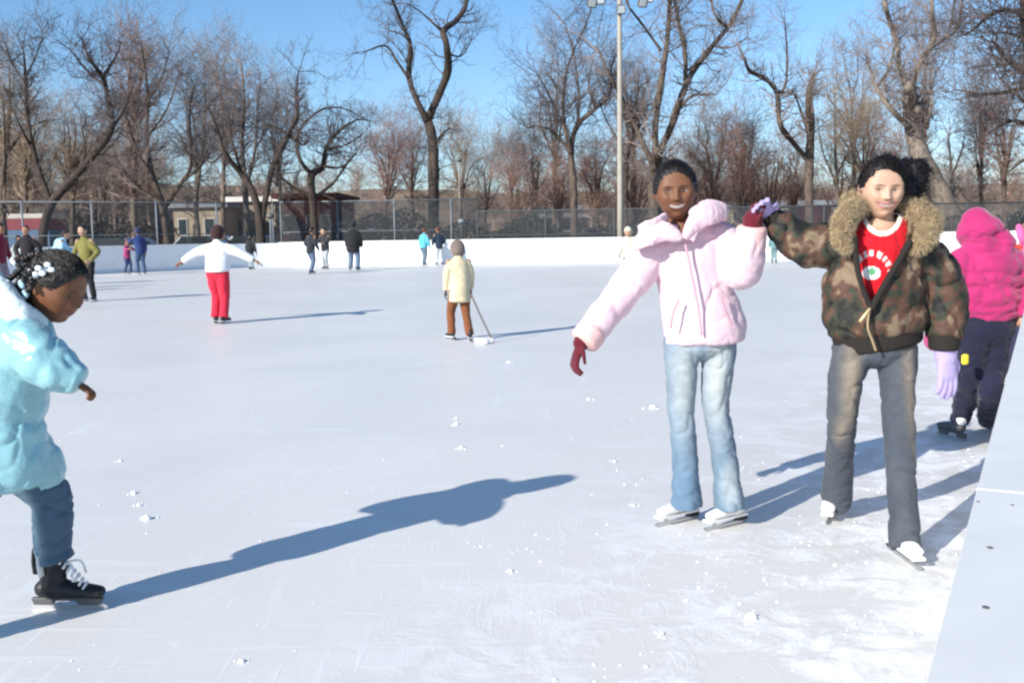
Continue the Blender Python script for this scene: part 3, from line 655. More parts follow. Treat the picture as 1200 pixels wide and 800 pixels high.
T.append(('broken-topped trunk with curling left limb, between the two big skaters', [[(950, 282, 6.5), (948, 225, 6), (949, 180, 6), (950, 145, 6), (948, 112, 4.6), (953, 88, 2.4)], [(947, 188, 4), (930, 168, 3.6), (914, 145, 3.6), (911, 112, 3.4), (902, 97, 3), (888, 88, 3), (878, 83, 2.6), (872, 68, 1.6), (866, 55, .8)], [(911, 112, 2.2), (921, 98, 1.8), (922, 60, 1.3), (920, 28, .8)], [(948, 160, 2), (935, 120, 1.4), (928, 105, .8)]], 55, BK_MID, TW_GREY, 1.1, 1.3, 3))
T.append(('massive pale leaning trunk behind the camouflage-jacketed skater', [[(1122, 282, 17), (1112, 248, 15), (1094, 212, 13.5), (1078, 182, 13), (1070, 150, 12), (1067, 118, 10), (1066, 102, 8)], [(1066, 108, 4.5), (1054, 78, 4), (1052, 55, 3.6), (1046, 35, 3.4), (1038, 10, 3), (1034, -12, 2.6)], [(1068, 108, 4.5), (1076, 78, 3.8), (1090, 55, 3.8), (1095, 38, 3.4), (1092, 12, 2.8), (1092, -15, 2.4)], [(1088, 58, 2.6), (1108, 45, 2.2), (1122, 32, 1.8), (1128, -2, 1.4)], [(1066, 150, 4), (1044, 128, 3), (1028, 105, 2.6), (1022, 88, 2), (1016, 72, 1.2)], [(1028, 102, 2), (1042, 80, 1.8), (1048, 55, 1.6)], [(1110, 43, 1.8), (1116, 20, 1.4), (1120, -10, 1)], [(1074, 130, 5), (1084, 118, 5), (1086, 108, 3)], [(1086, 150, 3), (1090, 130, 2), (1094, 112, 1)]], 53, BK_GREY, TW_GREY, 1.3, 1.5, 3))
T.append(('dark tree at the right edge with low drooping branches', [[(1215, 282, 9), (1214, 200, 9), (1212, 120, 8), (1206, 60, 7), (1200, 0, 6)], [(1212, 90, 6), (1192, 78, 5), (1178, 68, 3.4), (1166, 52, 1.6)], [(1208, 20, 4.5), (1180, 12, 3.4), (1160, 18, 2.6), (1142, 34, 1.6), (1130, 42, 1)], [(1212, 100, 3.2), (1180, 108, 2.4), (1150, 110, 1.6), (1120, 105, .9)], [(1212, 150, 4), (1188, 142, 2.6), (1168, 150, 1.6), (1148, 165, .9)], [(1214, 180, 3), (1196, 190, 2), (1178, 205, 1)], [(1208, 50, 3), (1185, 40, 2), (1160, 38, 1)], [(1212, 130, 3), (1190, 110, 2), (1172, 92, 1)]], 40, BK_DARK, TW_DARK, 2.4, 1.5, 3))
T.append(('thin pale sapling right of the broken-topped trunk', [[(985, 282, 2.6), (982, 230, 2.2), (979, 180, 1.8), (978, 110, .9)], [(980, 215, 1.4), (965, 180, 1), (958, 140, .6)], [(981, 205, 1.3), (1000, 165, .9), (1010, 140, .6)]], 62, BK_GREY, TW_TAN, 1.6, 1.4, 3))
T.append(('thin leafless tree right of the leaning trunk', [[(1117, 282, 3), (1116, 230, 2.6), (1114, 190, 2), (1111, 158, 1.1)], [(1116, 205, 1.4), (1126, 180, 1), (1130, 160, .6)]], 60, BK_GREY, TW_GREY, 1.4, 1.1, 3))
k = 0
for i, t in enumerate(T):
    lab, limbs, Y, bk, tw, dens, tl, lv = t
    o, n = tree(lab, limbs, Y, bk, tw, dens*1.6, tl*1.1, lv, seed=100+i); NT += n
# fill trees grown by rule, each with its own crown
auto = [(5, 70, 28, 4.5, 58, TW_TAN, BK_MID, 'brown bushy bare tree at the left edge of the photo', 1.3),
 (85, 135, 26, 4, 60, TW_TAN, BK_MID, 'brown bushy bare tree behind the elbowed limb', 1.4),
 (30, 120, 24, 4, 64, TW_TAN, BK_MID, 'dense brown bare tree second from the left edge', 1.4),
 (120, 190, 20, 2.5, 66, TW_GREY, BK_MID, 'low grey bare tree under the elbowed limb', 1.2),
 (158, 48, 34, 4.6, 62, TW_RED, BK_GREY, 'tall pale-stemmed tree with reddish twigs at upper left', 1.9),
 (232, 75, 32, 4, 64, TW_GREY, BK_GREY, 'tall grey misty bare tree above the red-trousered child', 1.8),
 (262, 60, 26, 3.4, 70, TW_GREY, BK_GREY, 'thin far bare tree left of the pale twin-stemmed tree', 1.5),
 (325, 120, 22, 3, 68, TW_GREY, BK_GREY, 'thin far bare tree behind the upright right limb', 1.4),
 (454, 150, 26, 2.6, 84, TW_RED, BK_MID, 'small distant round-crowned tree left of the tall forked tree', 1.8),
 (482, 165, 22, 2.4, 88, TW_RED, BK_MID, 'small distant tree touching the left of the forked trunk', 1.8),
 (542, 150, 24, 2.2, 86, TW_TAN, BK_MID, 'small distant tree just right of the forked trunk', 1.6),
 (570, 178, 22, 2, 90, TW_GREY, BK_MID, 'far low bare tree right of the thin pale lamp post', 1.5),
 (600, 170, 18, 2.2, 84, TW_GREY, BK_MID, 'far low bare tree above the snowy board in the middle', 1.5),
 (628, 165, 20, 2.6, 76, TW_DARK, BK_DARK, 'low dark bare tree left of the spreading brown tree', 1.4),
 (650, 60, 26, 3, 68, TW_GREY, BK_MID, 'tall far bare tree behind the spreading brown tree', 1.6),
 (698, 165, 22, 2.6, 70, TW_GREY, BK_MID, 'far bare tree hidden behind the light pole', 1.4),
 (742, 70, 30, 3.6, 70, TW_GREY, BK_MID, 'tall far bare tree right behind the light pole top', 1.6),
 (836, 135, 34, 4, 68, TW_GREY, BK_MID, 'grey bare tree above and right of the pink-jacketed skater', 1.8),
 (872, 140, 26, 3, 72, TW_DARK, BK_DARK, 'dark far bare tree above the raised maroon glove', 1.6),
 (1000, 60, 34, 3.4, 70, TW_GREY, BK_GREY, 'tall grey far tree left of the leaning trunk', 1.5),
 (1012, 125, 30, 3, 66, TW_TAN, BK_MID, 'tan bushy tree behind the ponytailed head', 1.7),
 (1150, 70, 28, 3, 62, TW_GREY, BK_MID, 'far bare tree above the bright pink hood', 1.5),
 (1178, 120, 26, 3.4, 58, TW_RED, BK_MID, 'reddish-twigged bare tree near the right edge', 1.6),
 (1085, 20, 30, 3, 66, TW_GREY, BK_MID, 'far bare tree behind the top of the leaning trunk', 1.4)]
for i, (u, vt, sp, rb, Y, tw, bk, lab, dn) in enumerate(auto):
    rg = np.random.default_rng(500+i); o, n = tree(lab, auto_limbs(u, vt, sp, rb, rg, 6), Y, bk, tw, dn*1.45, Y/55*1.35, 3, seed=600+i, up=.35); NT += n
crab = [(700, 188, 26), (745, 178, 28), (790, 165, 30), (835, 178, 30), (868, 170, 26), (905, 182, 26), (930, 168, 22), (985, 175, 24), (1045, 165, 24), (655, 200, 20), (812, 196, 22), (885, 200, 22), (610, 205, 18), (1075, 190, 20)]
labs = ['behind the foot of the spreading brown tree', 'right of the light pole', 'directly above the dark-haired head', 'right of the dark-haired head', 'just left of the raised gloves', 'just above the raised gloves', 'left of the broken-topped trunk', 'right of the broken-topped trunk', 'behind the windblown ponytail', 'left of the spreading brown tree', 'over the pink collar', 'over the camouflage sleeve', 'over the middle of the far board', 'behind the fur collar']
for i, ((u, vt, sp), lb) in enumerate(zip(crab, labs)):
    rg = np.random.default_rng(800+i); o, n = tree('low reddish-brown thicket tree '+lb, auto_limbs(u, vt, sp, 2.6, rg, 7, vfork=255), 62+3*(i % 4), BK_MID, TW_RED, 2.0, 1.3, 3, name='crabapple_tree', seed=900+i, up=.3, group='reddish thicket trees'); NT += n
print('twig segments', NT)

# ------------------------------------------------------------------ people: shared builders
def head_mesh(nu=120, nv=90, gain=1.0):
    th = np.linspace(-pi/2, pi/2, nv+1); ph = np.linspace(0, 2*pi, nu, endpoint=False); T_, P_ = np.meshgrid(th, ph, indexing='ij')
    x = np.cos(T_)*np.sin(P_); y = np.cos(T_)*np.cos(P_); z = np.sin(T_); x, y, z = x.ravel(), y.ravel(), z.ravel()
    # fuller than a sphere, narrower jaw, flatter face
    X = .71*np.sign(x)*np.abs(x)**.92; Y = .84*y; Z = z.copy()
    low = sst(.05, 1, -z); X *= 1-.29*low; Y = np.where(Y < 0, Y*(1-.45*low), Y*(1-.06*low)); Y += np.where(y < 0, 0, .02)
    Y = np.where(Y > 0, .80*np.tanh(Y/.80*1.25)/np.tanh(1.25), Y)
    fr = sst(.0, .5, y)
    g = lambda a, s: np.exp(-(a/s)**2)
    Y += fr*(-.10*g(np.abs(X)-.27, .13)*g(Z-.03, .11) + .035*g(Z-.20, .10)*g(X, .5))
    nose = np.clip((.14-Z)/.42, 0, 1)*(Z > -.34)*1.0; Y += fr*(.05+.16*nose)*g(X, .075+.05*nose)*sst(-.36, -.24, Z)*sst(.22, .02, Z)
    Y += fr*.035*g(np.abs(X)-.10, .06)*g(Z+.24, .06)
    Y += fr*(.055*g(np.abs(X)-.36, .15)*g(Z+.20, .15)+.05*g(X, .26)*g(Z+.50, .12)+.07*g(X, .2)*g(Z+.86, .14)-.03*g(X, .22)*g(Z+.68, .06))
    zc = -.50+1.0*X*X; Y += fr*(-.035*g(Z-zc, .035)*(np.abs(X) < .27))
    V = np.stack([X, Y, Z], 1)*gain; F = []
    for i in range(nv):
        for j in range(nu): F.append([i*nu+j, i*nu+(j+1) % nu, (i+1)*nu+(j+1) % nu, (i+1)*nu+j])
    return V, F
HV, HF = head_mesh(); HV2, HF2 = head_mesh(40, 30)
def headspace(c, fw, up, hh):
    fw = nrm(fw); rt = nrm(np.cross(fw, up)); uu = np.cross(rt, fw); Mx = np.stack([rt, fw, uu])*hh/2; return Mx, np.asarray(c, float)
def face_paint(V, skin, smile=1.0, lip=None):
    x, y, z = V[:, 0], V[:, 1], V[:, 2]; C = np.tile(np.array(skin, float), (len(V), 1)); skin = A(*skin)
    lip = A(*lip) if lip is not None else skin*A(.85, .5, .5)
    def mix(c, m):
        nonlocal C; m = np.clip(m, 0, 1)[:, None]; C = C*(1-m)+np.asarray(c)*m
    f = (y > .25)*1.0
    ax = np.abs(x)
    mix(skin*.18, f*sst(.036, .016, np.abs(z-(.185-.9*(ax-.27)**2)))*sst(.07, .13, ax)*sst(.44, .38, ax)*.85)
    ee = ((ax-.265)/.105)**2+((z-.035)/.030)**2
    mix(skin*.22, f*sst(2.4, 1.0, ee)*.85); mix(A(.28, .25, .23), f*sst(1.0, .7, ee)); mix(A(.018, .010, .008), f*sst(1.2, .8, ((ax-.262)/.045)**2+((z-.034)/.034)**2))
    zc = -.50+1.0*x*x; mm = ((z-zc)/(.090*smile))**2+(x/.34)**2
    mix(lip, f*sst(1.35, .95, mm)); tt = ((z-zc-.004)/(.045*smile))**2+(x/.29)**2
    if smile > .5: mix(A(.38, .34, .30), f*sst(1.1, .7, tt))
    else: mix(lip*.4, f*sst(.012, .004, np.abs(z-zc))*sst(.3, .2, ax))
    mix(skin*.25, f*sst(.03, .018, np.hypot(ax-.055, z+.285)))
    return C
def hairline(w_, top, x0=0, zside=-.05, back=-.10, seed=3, amp=.07):
    x, y, z = HV[:, 0]-x0, HV[:, 1], HV[:, 2]; zc_ = top-.80
    dA = (np.sqrt((x/w_)**2+((z-zc_)/.80)**2)-1)*.6+amp*fbm(HV*8, 2, seed)*.6
    return np.maximum(np.minimum(dA, z-zside), np.minimum(back-y, z+.62))
def combed(HW, c, target, m, n, L_, rad, rg, lift=.10, curl=.10):
    sel = rg.choice(np.where(m > .5)[0], n); nn = HW[sel]-c; nn /= np.linalg.norm(nn, axis=1)[:, None]; t = np.asarray(target)[None]-HW[sel]; t = t-nn*(t*nn).sum(1)[:, None]; t /= np.maximum(1e-6, np.linalg.norm(t, axis=1))[:, None]
    P0, P1, R0, R1 = [], [], [], []
    for p, n_, d in zip(HW[sel]+nn*.001, nn, t):
        d = nrm(d+rg.normal(size=3)*curl+n_*lift); l = L_*rg.uniform(.5, 1.2)/4
        for k in range(4):
            q = p+d*l; P0.append(p); P1.append(q); R0.append(rad*(1-k*.2)); R1.append(rad*(1-k*.2-.2)); p = q; n2 = nrm(q-c); d = nrm(d-n2*max(0, np.dot(d, n2))*.6+rg.normal(size=3)*curl*.4-n2*.04)
    return segmesh(P0, P1, np.array(R0), np.array(R1), 3)
def hair_scale(d, vol=.15, slope=.5, seed=5, extra=None):
    # d: signed distance above the hairline in head units; thin at the hairline, full above it
    t_ = np.clip(d*slope, 0, 1); h = vol*(1-np.exp(-t_/.12))
    if extra is not None: h = np.maximum(h, extra*vol)
    n_ = .02*fbm(HV*8, 3, seed); return np.where(h > .004, 1.005+h+n_*np.clip(h/.06, 0, 1), .94)
def hand(wr, d, palm, size, curl=.6, spread=.12, thumb=1, fr=.048, raw=True):
    # wrist, pointing direction, palm normal; size = hand length. Returns closed shapes
    d = nrm(d); pn = nrm(np.asarray(palm)-d*np.dot(palm, d)); sd_ = np.cross(d, pn)*thumb; S = size; o = []
    o.append(tube([wr-d*S*.1, wr+d*S*.12, wr+d*S*.34, wr+d*S*.52], [(S*.15, S*.12), (S*.20, S*.12), (S*.24, S*.12), (S*.22, S*.10)], wide=sd_, seg=16, sub=3))
    for i, (off_, ln) in enumerate([(-.17, .40), (-.06, .46), (.055, .43), (.16, .34)]):
        ang = spread*(i-1.5)*-1; k = wr+d*S*.48-sd_*S*off_; dd = nrm(d+sd_*ang); p = [k]; a = curl*.35
        for s_ in (.45, .32, .25):
            dr = nrm(dd*cos(a)+pn*sin(a)); p.append(p[-1]+dr*S*ln*s_*1.05); a += curl
        o.append(tube(p, [S*fr*1.08, S*fr, S*fr*.95, S*fr*.82], wide=sd_, seg=10, sub=3))
    tb = wr+d*S*.12+sd_*S*.17; o.append(tube([tb, tb+nrm(d*.7+sd_*.75+pn*.2)*S*.2, tb+nrm(d*.9+sd_*.55+pn*.35)*S*.36, tb+nrm(d+sd_*.3+pn*.5)*S*.46], [S*.075, S*.066, S*.058, S*.048], wide=pn, seg=10, sub=3))
    return o
def join(shapes):
    b = MB()
    for s in shapes: b.add(s)
    return np.array(b.V), b.F
def skate(root, an, toe, boot_m, L=.24, kind='figure', soleh=.055, vox=.007, lift=0.0, laces=False, part='skate', heel_m=None, tilt=0.0):
    # an: ankle joint; toe: ground direction; sole stands soleh above blade bottom
    toe = nrm(A(toe[0], toe[1], 0)); gz = lift; f = nrm(A(toe[0], toe[1], tilt)); side = nrm(np.cross(f, (0, 0, 1))); up = np.cross(side, f)
    base = A(an[0], an[1], gz); hp = lambda a, b_, c=0: base+f*a*L+up*b_+side*c
    r = L*.17; sh = []
    sh.append(tube([hp(-.24, soleh+r*.85), hp(.0, soleh+r*.9), hp(.35, soleh+r*.72), hp(.66, soleh+r*.55)], [(r*.82, r*.85), (r*.85, r*.9), (r*1.0, r*.72), (r*.86, r*.55)], wide=side, seg=20, sub=4))
    top = np.asarray(an, float)+up*.05
    sh.append(tube([hp(-.12, soleh+r*.7), hp(-.08, soleh+r*1.5), lerp(hp(-.08, soleh+r*2.2), top, .5), top], [(r*.85, r*1.3), (r*.80, r*1.25), (r*.85, r*1.2), (r*1.0, r*1.3)], wide=side, seg=20, sub=4, cap=(1, .2)))
    b = organic(part+'_boot', sh, vox, boot_m, root, 3)
    if kind == 'figure':
        MB().prism([(-.40, .0), (.78, .0), (.80, -.012), (-.41, -.012)], hp(0, soleh+.004), f*L, up, side, r*1.5).build('sole', WHITEBOOT, b, bev=.003)
        MB().prism([(-.42, soleh*.42), (-.12, soleh*.42), (-.06, soleh*.95), (-.42, soleh*1.0)], base, f*L, up, side, r*1.25).build('heel', RUBBER, b, bev=.004)
        MB().prism([(-.48, .0), (-.40, -.0), (.78, .0), (.86, .012), (.82, .022), (.6, .018), (.52, .036), (.44, .018), (-.2, .018), (-.26, .03), (-.34, .018), (-.47, .018)], base, f*L, up, side, .005).build('blade', BLADE, b)
    else:
        MB().prism([(-.42, .0), (.72, .0), (.80, .012), (.74, .022), (-.40, .022), (-.46, .012)], base, f*L, up, side, .005).build('blade', BLADE, b)
        MB().prism([(-.44, soleh), (-.40, .018), (-.10, .018), (-.04, soleh*.75), (.28, soleh*.75), (.34, .018), (.66, .018), (.74, soleh)], base, f*L, up, side, .018).build('blade_holder', mat('holder_plastic', (.10, .10, .10), rough=.4), b, bev=.003)
    if laces:
        lb = []
        for k in range(7):
            t_ = k/6; c = lerp(hp(.42, soleh+r*1.22), hp(.06, soleh+r*3.6), t_); w_ = r*.62
            lb.append(tube([c-side*w_-up*.006, c+up*.01+f*.012, c+side*w_-up*.006+f*.01], [.0055]*3, seg=8, sub=3))
        for sg in (-1, 1):
            c = hp(.10, soleh+r*3.3); lb.append(tube([c, c+side*sg*.03+f*.05-up*.0, c+side*sg*.05+f*.06-up*.05], [.004]*3, seg=8, sub=4))
        mk('laces', *join(lb), LACE, b)
    return b

# ------------------------------------------------------------------ generic skater for the middle and far distance
def skater(u, vfoot, vtop, label, facing, coat, trousers, skin=(.30, .16, .10), hair=(.02, .015, .012), arms='down', stride=.16, lean=.04, group=None, hat=None, boots=None, hem_z=None, coatlen=.0, kid=False, Hmul=1.0, extra=None, name='person', vox=None, bend=0.0, pos=None, gloves=None, stance=.10, bulk=1.0):
    g = G(u, vfoot) if pos is None else A(*pos, 0)
    H = .6
    while H < 2.3:
        if proj([A(g[0], g[1], H)])[1][0] < vtop: break
        H += .005
    H *= Hmul; H = H/(1-.0)
    fa = radians(facing); fw = A(sin(fa), cos(fa), 0); rt = A(cos(fa), -sin(fa), 0); up = A(0, 0, 1); o = A(g[0], g[1], 0)
    vox = vox or max(.008, min(.022, g[1]*.0007))
    root = empty(name, o, label, 'person', group)
    L = lambda x, y, z: o+rt*x*H+fw*y*H+up*z*H
    hs = .18 if kid else .142; ln = lean
    an = [L(-stance*.55, stride*.5, .06), L(stance*.55, -stride*.5, .06)]; kn = [L(-stance*.5, stride*.42+.04+bend*.3, .285-bend*.1), L(stance*.5, -stride*.15+.04+bend*.3, .285-bend*.1)]
    hz = .50-bend*.35; hip = [L(-.05, -bend*.15, hz), L(.05, -bend*.15, hz)]; pel = L(0, -bend*.15, hz+.01)
    ch = L(0, ln*.5+bend*.35-bend*.15, .72-bend*.6); sh_ = [L(-.105, ln*.7+bend*.45, .795-bend*.75), L(.105, ln*.7+bend*.45, .795-bend*.75)]; nk = L(0, ln*.8+bend*.5, .83-bend*.8)
    hd = L(0, ln+bend*.62+.01, 1-hs*.52-bend*.95); hf = nrm(fw-up*bend*1.2)
    def arm(i, mode):
        s = sh_[i]; sg = -1 if i == 0 else 1
        if mode == 'down': return s+rt*sg*.035*H-up*.16*H, s+rt*sg*.05*H+fw*.04*H-up*.30*H
        if mode == 'spread': return s+rt*sg*.13*H-up*.08*H-fw*.02*H, s+rt*sg*.27*H-up*.155*H
        if mode == 'wide': return s+rt*sg*.15*H-up*.03*H, s+rt*sg*.30*H-up*.07*H
        if mode == 'forward': return s+rt*sg*.03*H+fw*.06*H-up*.13*H, s+fw*.20*H-up*.16*H
        if mode == 'hang': return s+rt*sg*.02*H-up*.16*H, s+rt*sg*.025*H+fw*.03*H-up*.29*H
        if mode == 'pocket': return s+rt*sg*.07*H-up*.15*H-fw*.02*H, s+rt*sg*.02*H+fw*.08*H-up*.26*H
        if mode == 'reach': return s+rt*sg*.05*H+fw*.10*H-up*.08*H, s+rt*sg*.06*H+fw*.27*H-up*.06*H
    am = arms if isinstance(arms, (tuple, list)) else (arms, arms); ar = [arm(0, am[0]), arm(1, am[1])]
    # body, one mesh: neck, torso, limbs, head, hands
    sh = [tube([pel, ch, nk-up*.02*H], [(.07*H, .05*H), (.085*H, .055*H), (.05*H, .04*H)], wide=rt, seg=14), tube([nk-up*.02*H, hd-up*.02*H], [.03*H, .03*H], seg=12)]
    for i in (0, 1):
        sh.append(tube([sh_[i], ar[i][0], ar[i][1]], [.028*H, .024*H, .018*H], seg=10)); sh.append(tube([hip[i], kn[i], an[i]], [.045*H, .032*H, .022*H], seg=10))
    Mx, c0 = headspace(hd, hf, up, hs*H); hv, hf_ = (HV2, HF2) if g[1] > 9 else (HV, HF); Hw = hv@Mx+c0
    raw = [(Hw, hf_)]
    for sg in (-1, 1): raw.append(ellip(c0+A(sg*.69, -.05, -.03)@Mx, (.05*hs*H, .09*hs*H, .14*hs*H), fw=hf, nu=10, nv=8))
    hands = []
    for i in (0, 1):
        dr = ar[i][1]-ar[i][0]; hands += hand(ar[i][1], dr, -rt*(1 if i else -1)*1.0-fw*.2, .105*H, .35, thumb=1 if i else -1)
    if gloves is None: raw += hands
    Vs, Fs = remeshed(sh, vox, 3); nb = len(Vs); F = list(Fs); V = Vs
    for RV, RF in raw:
        k = len(V); V = np.concatenate([V, RV]); F += [[i+k for i in f] for f in RF]
    C = np.tile(np.array(skin, float), (len(V), 1)); C[nb:nb+len(Hw)] = face_paint(hv, skin, .4)
    mk('body', V, F, SKIN, root, True, C)
    if gloves is not None:
        mk('glove', *join(hands[:6]), cloth(gloves), root); mk('glove', *join(hands[6:]), cloth(gloves), root)
    # coat
    k = 1.12*bulk; hem = L(0, -bend*.15, (hz-.05-coatlen) if hem_z is None else hem_z); sh = []
    sh.append(tube([hem, pel+up*.03*H, ch-up*.05*H, ch+up*.02*H, lerp(ch, nk, .72), nk-up*.002*H], [(.098*H*k, .082*H*k), (.094*H*k, .078*H*k), (.098*H*k, .07*H*k), (.098*H*k, .062*H*k), (.085*H*k, .052*H*k), (.05*H, .045*H)], wide=rt, seg=20, cap=(.2, .3)))
    for i in (0, 1): s1_ = sh_[i]-up*.028*H-rt*(-.018 if i == 0 else .018)*H; sh.append(tube([s1_, lerp(s1_, ar[i][0], .5)+rt*(-.006 if i == 0 else .006)*H, ar[i][0], lerp(ar[i][0], ar[i][1], .93)], [.040*H*k, .040*H*k, .036*H*k, .028*H*k], seg=14, cap=(1, .3)))
    sh.append(tube([nk-up*.01*H, nk+up*.02*H], [.047*H, .043*H], seg=14, cap=(0, .3)))
    cm = cloth(coat); organic('coat', sh, vox, cm, root, 4, disp=lambda V: .007*H*fbm(V*9/H, 3, int(u)))
    # trousers
    kt = 1.05*bulk; sh = [tube([pel+up*.03*H, pel-up*.02*H], [(.072*H*kt, .055*H*kt)]*2, wide=rt, seg=16)]
    for i in (0, 1): sh.append(tube([hip[i], lerp(hip[i], kn[i], .5), kn[i], lerp(kn[i], an[i], .55), an[i]+up*.008*H], [.058*H*kt, .053*H*kt, .042*H*kt, .039*H*kt, .040*H*kt], seg=14, cap=(1, .15)))
    organic('trousers', sh, vox, cloth(trousers), root, 3, disp=lambda V: .005*H*fbm(V*A(12, 12, 20)/H, 2, int(u)+3))
    # hair, hat or hood
    x, y, z = hv[:, 0], hv[:, 1], hv[:, 2]
    if hat is None:
        m = sst(.06, .2, z-.75*y)*1.0; m = np.maximum(m, sst(-.1, -.3, y)*sst(-.75, -.5, z)); sc = .93+.18*m+.03*vnoise(hv*5, 3)*m; mk('hair', (hv*sc[:, None])@Mx+c0, hf_, HAIRM if max(hair) < .03 else cloth(hair), root)
    else:
        m = sst(.0, .14, z-.35*y+.0); m = np.maximum(m, sst(-.05, -.25, y)*sst(-1.0, -.8, z)); sc = .93+.24*m; mk('hat', (hv*sc[:, None])@Mx+c0, hf_, cloth(hat), root)
    bm_ = boots or BLACKBOOT
    for i in (0, 1): skate(root, an[i]+up*.0, fw+rt*(.25 if i else -.25), bm_, L=.145*H, vox=max(.008, vox*.7), soleh=.045)
    if extra: extra(locals())
    return root

# ------------------------------------------------------------------ distant and middle skaters
DK = (.30, .15, .09); MD = (.42, .25, .17); LT = (.62, .42, .32)
def backpack(col):
    def f(l):
        H, ch, fw, rt, up = l['H'], l['ch'], l['fw'], l['rt'], l['up']
        c = ch-fw*.085*H-up*.02*H; organic('backpack', [tube([c-up*.09*H, c+up*.06*H], [(.075*H, .05*H), (.065*H, .045*H)], wide=rt, seg=16)], l['vox'], cloth(col), l['root'], 3)
    return f
skater(258, 379, 264, 'child in white jumper and bright red trousers skating away with arms spread', 5, (.74, .76, .80), (.60, .02, .05), DK, arms='spread', stride=.06, stance=.10, kid=True, boots=BLACKBOOT, hair=(.035, .012, .012), bulk=1.15, hem_z=.575)
skater(105, 353, 264, 'person in olive-yellow top and black trousers standing behind the pale blue coat', 195, (.19, .17, .045), (.012, .012, .014), (.42, .26, .18), arms='pocket', stride=.05, stance=.17, hair=(.02, .012, .01), bulk=.92)
skater(365, 321, 266, 'dark-jacketed skater in blue jeans, left of the pair by the far board', 40, (.02, .022, .03), (.09, .13, .2), DK, arms='pocket', stride=.14, stance=.14)
skater(382, 315.5, 267, 'smaller dark-jacketed skater in light grey trousers, right of the pair', 200, (.03, .03, .035), (.36, .38, .40), MD, arms='forward', stride=.05, kid=True)
skater(415, 317, 260, 'skater in long black coat with hood up alone before the sunlit board', 5, (.012, .012, .015), (.13, .18, .26), DK, arms='down', stride=.1, stance=.16, hat=(.012, .012, .015), coatlen=.06, bulk=1.25)
skater(497, 310.8, 267, 'far skater in turquoise jacket by the tall forked tree', 30, (.10, .42, .50), (.10, .14, .18), MD, arms='down', stride=.08, stance=.08, hair=(.12, .04, .02), coatlen=-.02)
skater(515, 310.6, 266, 'far skater in navy jacket and pale trousers right of the turquoise one', 330, (.02, .035, .06), (.62, .64, .68), MD, arms='pocket', stride=.06, hair=(.12, .04, .02))
skater(294, 316, 275, 'small far child in black top and grey trousers before the shaded board', 20, (.015, .016, .02), (.28, .34, .36), DK, arms='down', stride=.05, kid=True)
skater(166, 321.5, 267, 'tall skater in navy coat and hat holding the small magenta child', 320, (.02, .04, .14), (.05, .09, .17), DK, arms=('reach', 'down'), stride=.1, stance=.1, hat=(.03, .03, .09), lean=.1)
skater(150, 321.5, 281, 'small child in magenta coat beside the tall navy-coated skater', 120, (.36, .05, .17), (.04, .06, .14), DK, arms=('spread', 'reach'), stride=.1, kid=True, hair=(.08, .03, .02))
skater(68, 334, 258, 'stooping skater in pale blue jacket and white trousers at left', 70, (.38, .62, .78), (.74, .74, .76), MD, arms=('forward', 'down'), stride=.14, bend=.16, kid=False, hair=(.03, .015, .02))
skater(22, 330, 276, 'skater in black and white jacket at the far left edge', 30, (.35, .36, .36), (.02, .02, .025), MD, arms='pocket', stride=.05)
skater(2, 345, 262, 'skater in maroon coat cut off by the left edge of the photo', 100, (.16, .01, .03), (.25, .2, .25), DK, arms='down', stride=.05)
skater(36, 340, 264, 'dark-clad skater with brown face looking out from behind the hair clips', 170, (.02, .018, .02), (.04, .06, .1), (.36, .17, .11), arms='pocket', stride=.06, hair=(.05, .015, .03))
skater(737, 330, 266, 'small skater in beige hood half hidden behind the pink sleeve', 200, (.55, .50, .40), (.03, .04, .08), MD, arms='down', stride=.05, hat=(.6, .55, .42), kid=True, gloves=(.03, .04, .08))
skater(907, 309, 271, 'far skater in grey-green jacket seen below the joined hands', 10, (.12, .22, .22), (.16, .24, .25), MD, arms='down', stride=.05, kid=True)
# child in cream coat pushing along with a small hockey stick
cream = skater(540, 399, 282, 'child in cream coat and rust-brown trousers skating away in mid ice', 340, (.60, .52, .34), (.20, .068, .025), (.40, .24, .17), arms=('hang', 'hang'), stride=.20, stance=.12, kid=True, hat=(.17, .13, .11), hem_z=.40, lean=.03, bulk=1.02, gloves=(.05, .04, .04))
gp = G(577, 401); hd_ = P(552, 345, gp[1]-.05)
stick_r = empty('hockey_stick', gp, 'thin dark hockey stick held beside the cream-coated child', 'hockey stick')
shaft_t = hd_
MB().add(tube([A(gp[0]-.0, gp[1], .03), lerp(gp, shaft_t, .5), shaft_t], [(.011, .008)]*3, seg=8, sub=2)).build('shaft', mat('stick_wood', (.16, .14, .13), rough=.6), stick_r, True)
MB().add(tube([A(gp[0]+.01, gp[1], .03), A(gp[0]-.10, gp[1]-.02, .025), A(gp[0]-.22, gp[1]-.03, .04)], [(.03, .010), (.035, .010), (.03, .008)], wide=(0, 0, 1), seg=10, sub=3)).build('stick_blade', mat('stick_tape', (.62, .61, .58), rough=.8), stick_r, True)
gw = G(566, 403); V, F = lump(A(gw[0], gw[1], .02), .08, 44, .6)
tag(mk('snow_pile', V, F, snow_m), 'little heap of snow by the blade of the hockey stick', 'snow pile')
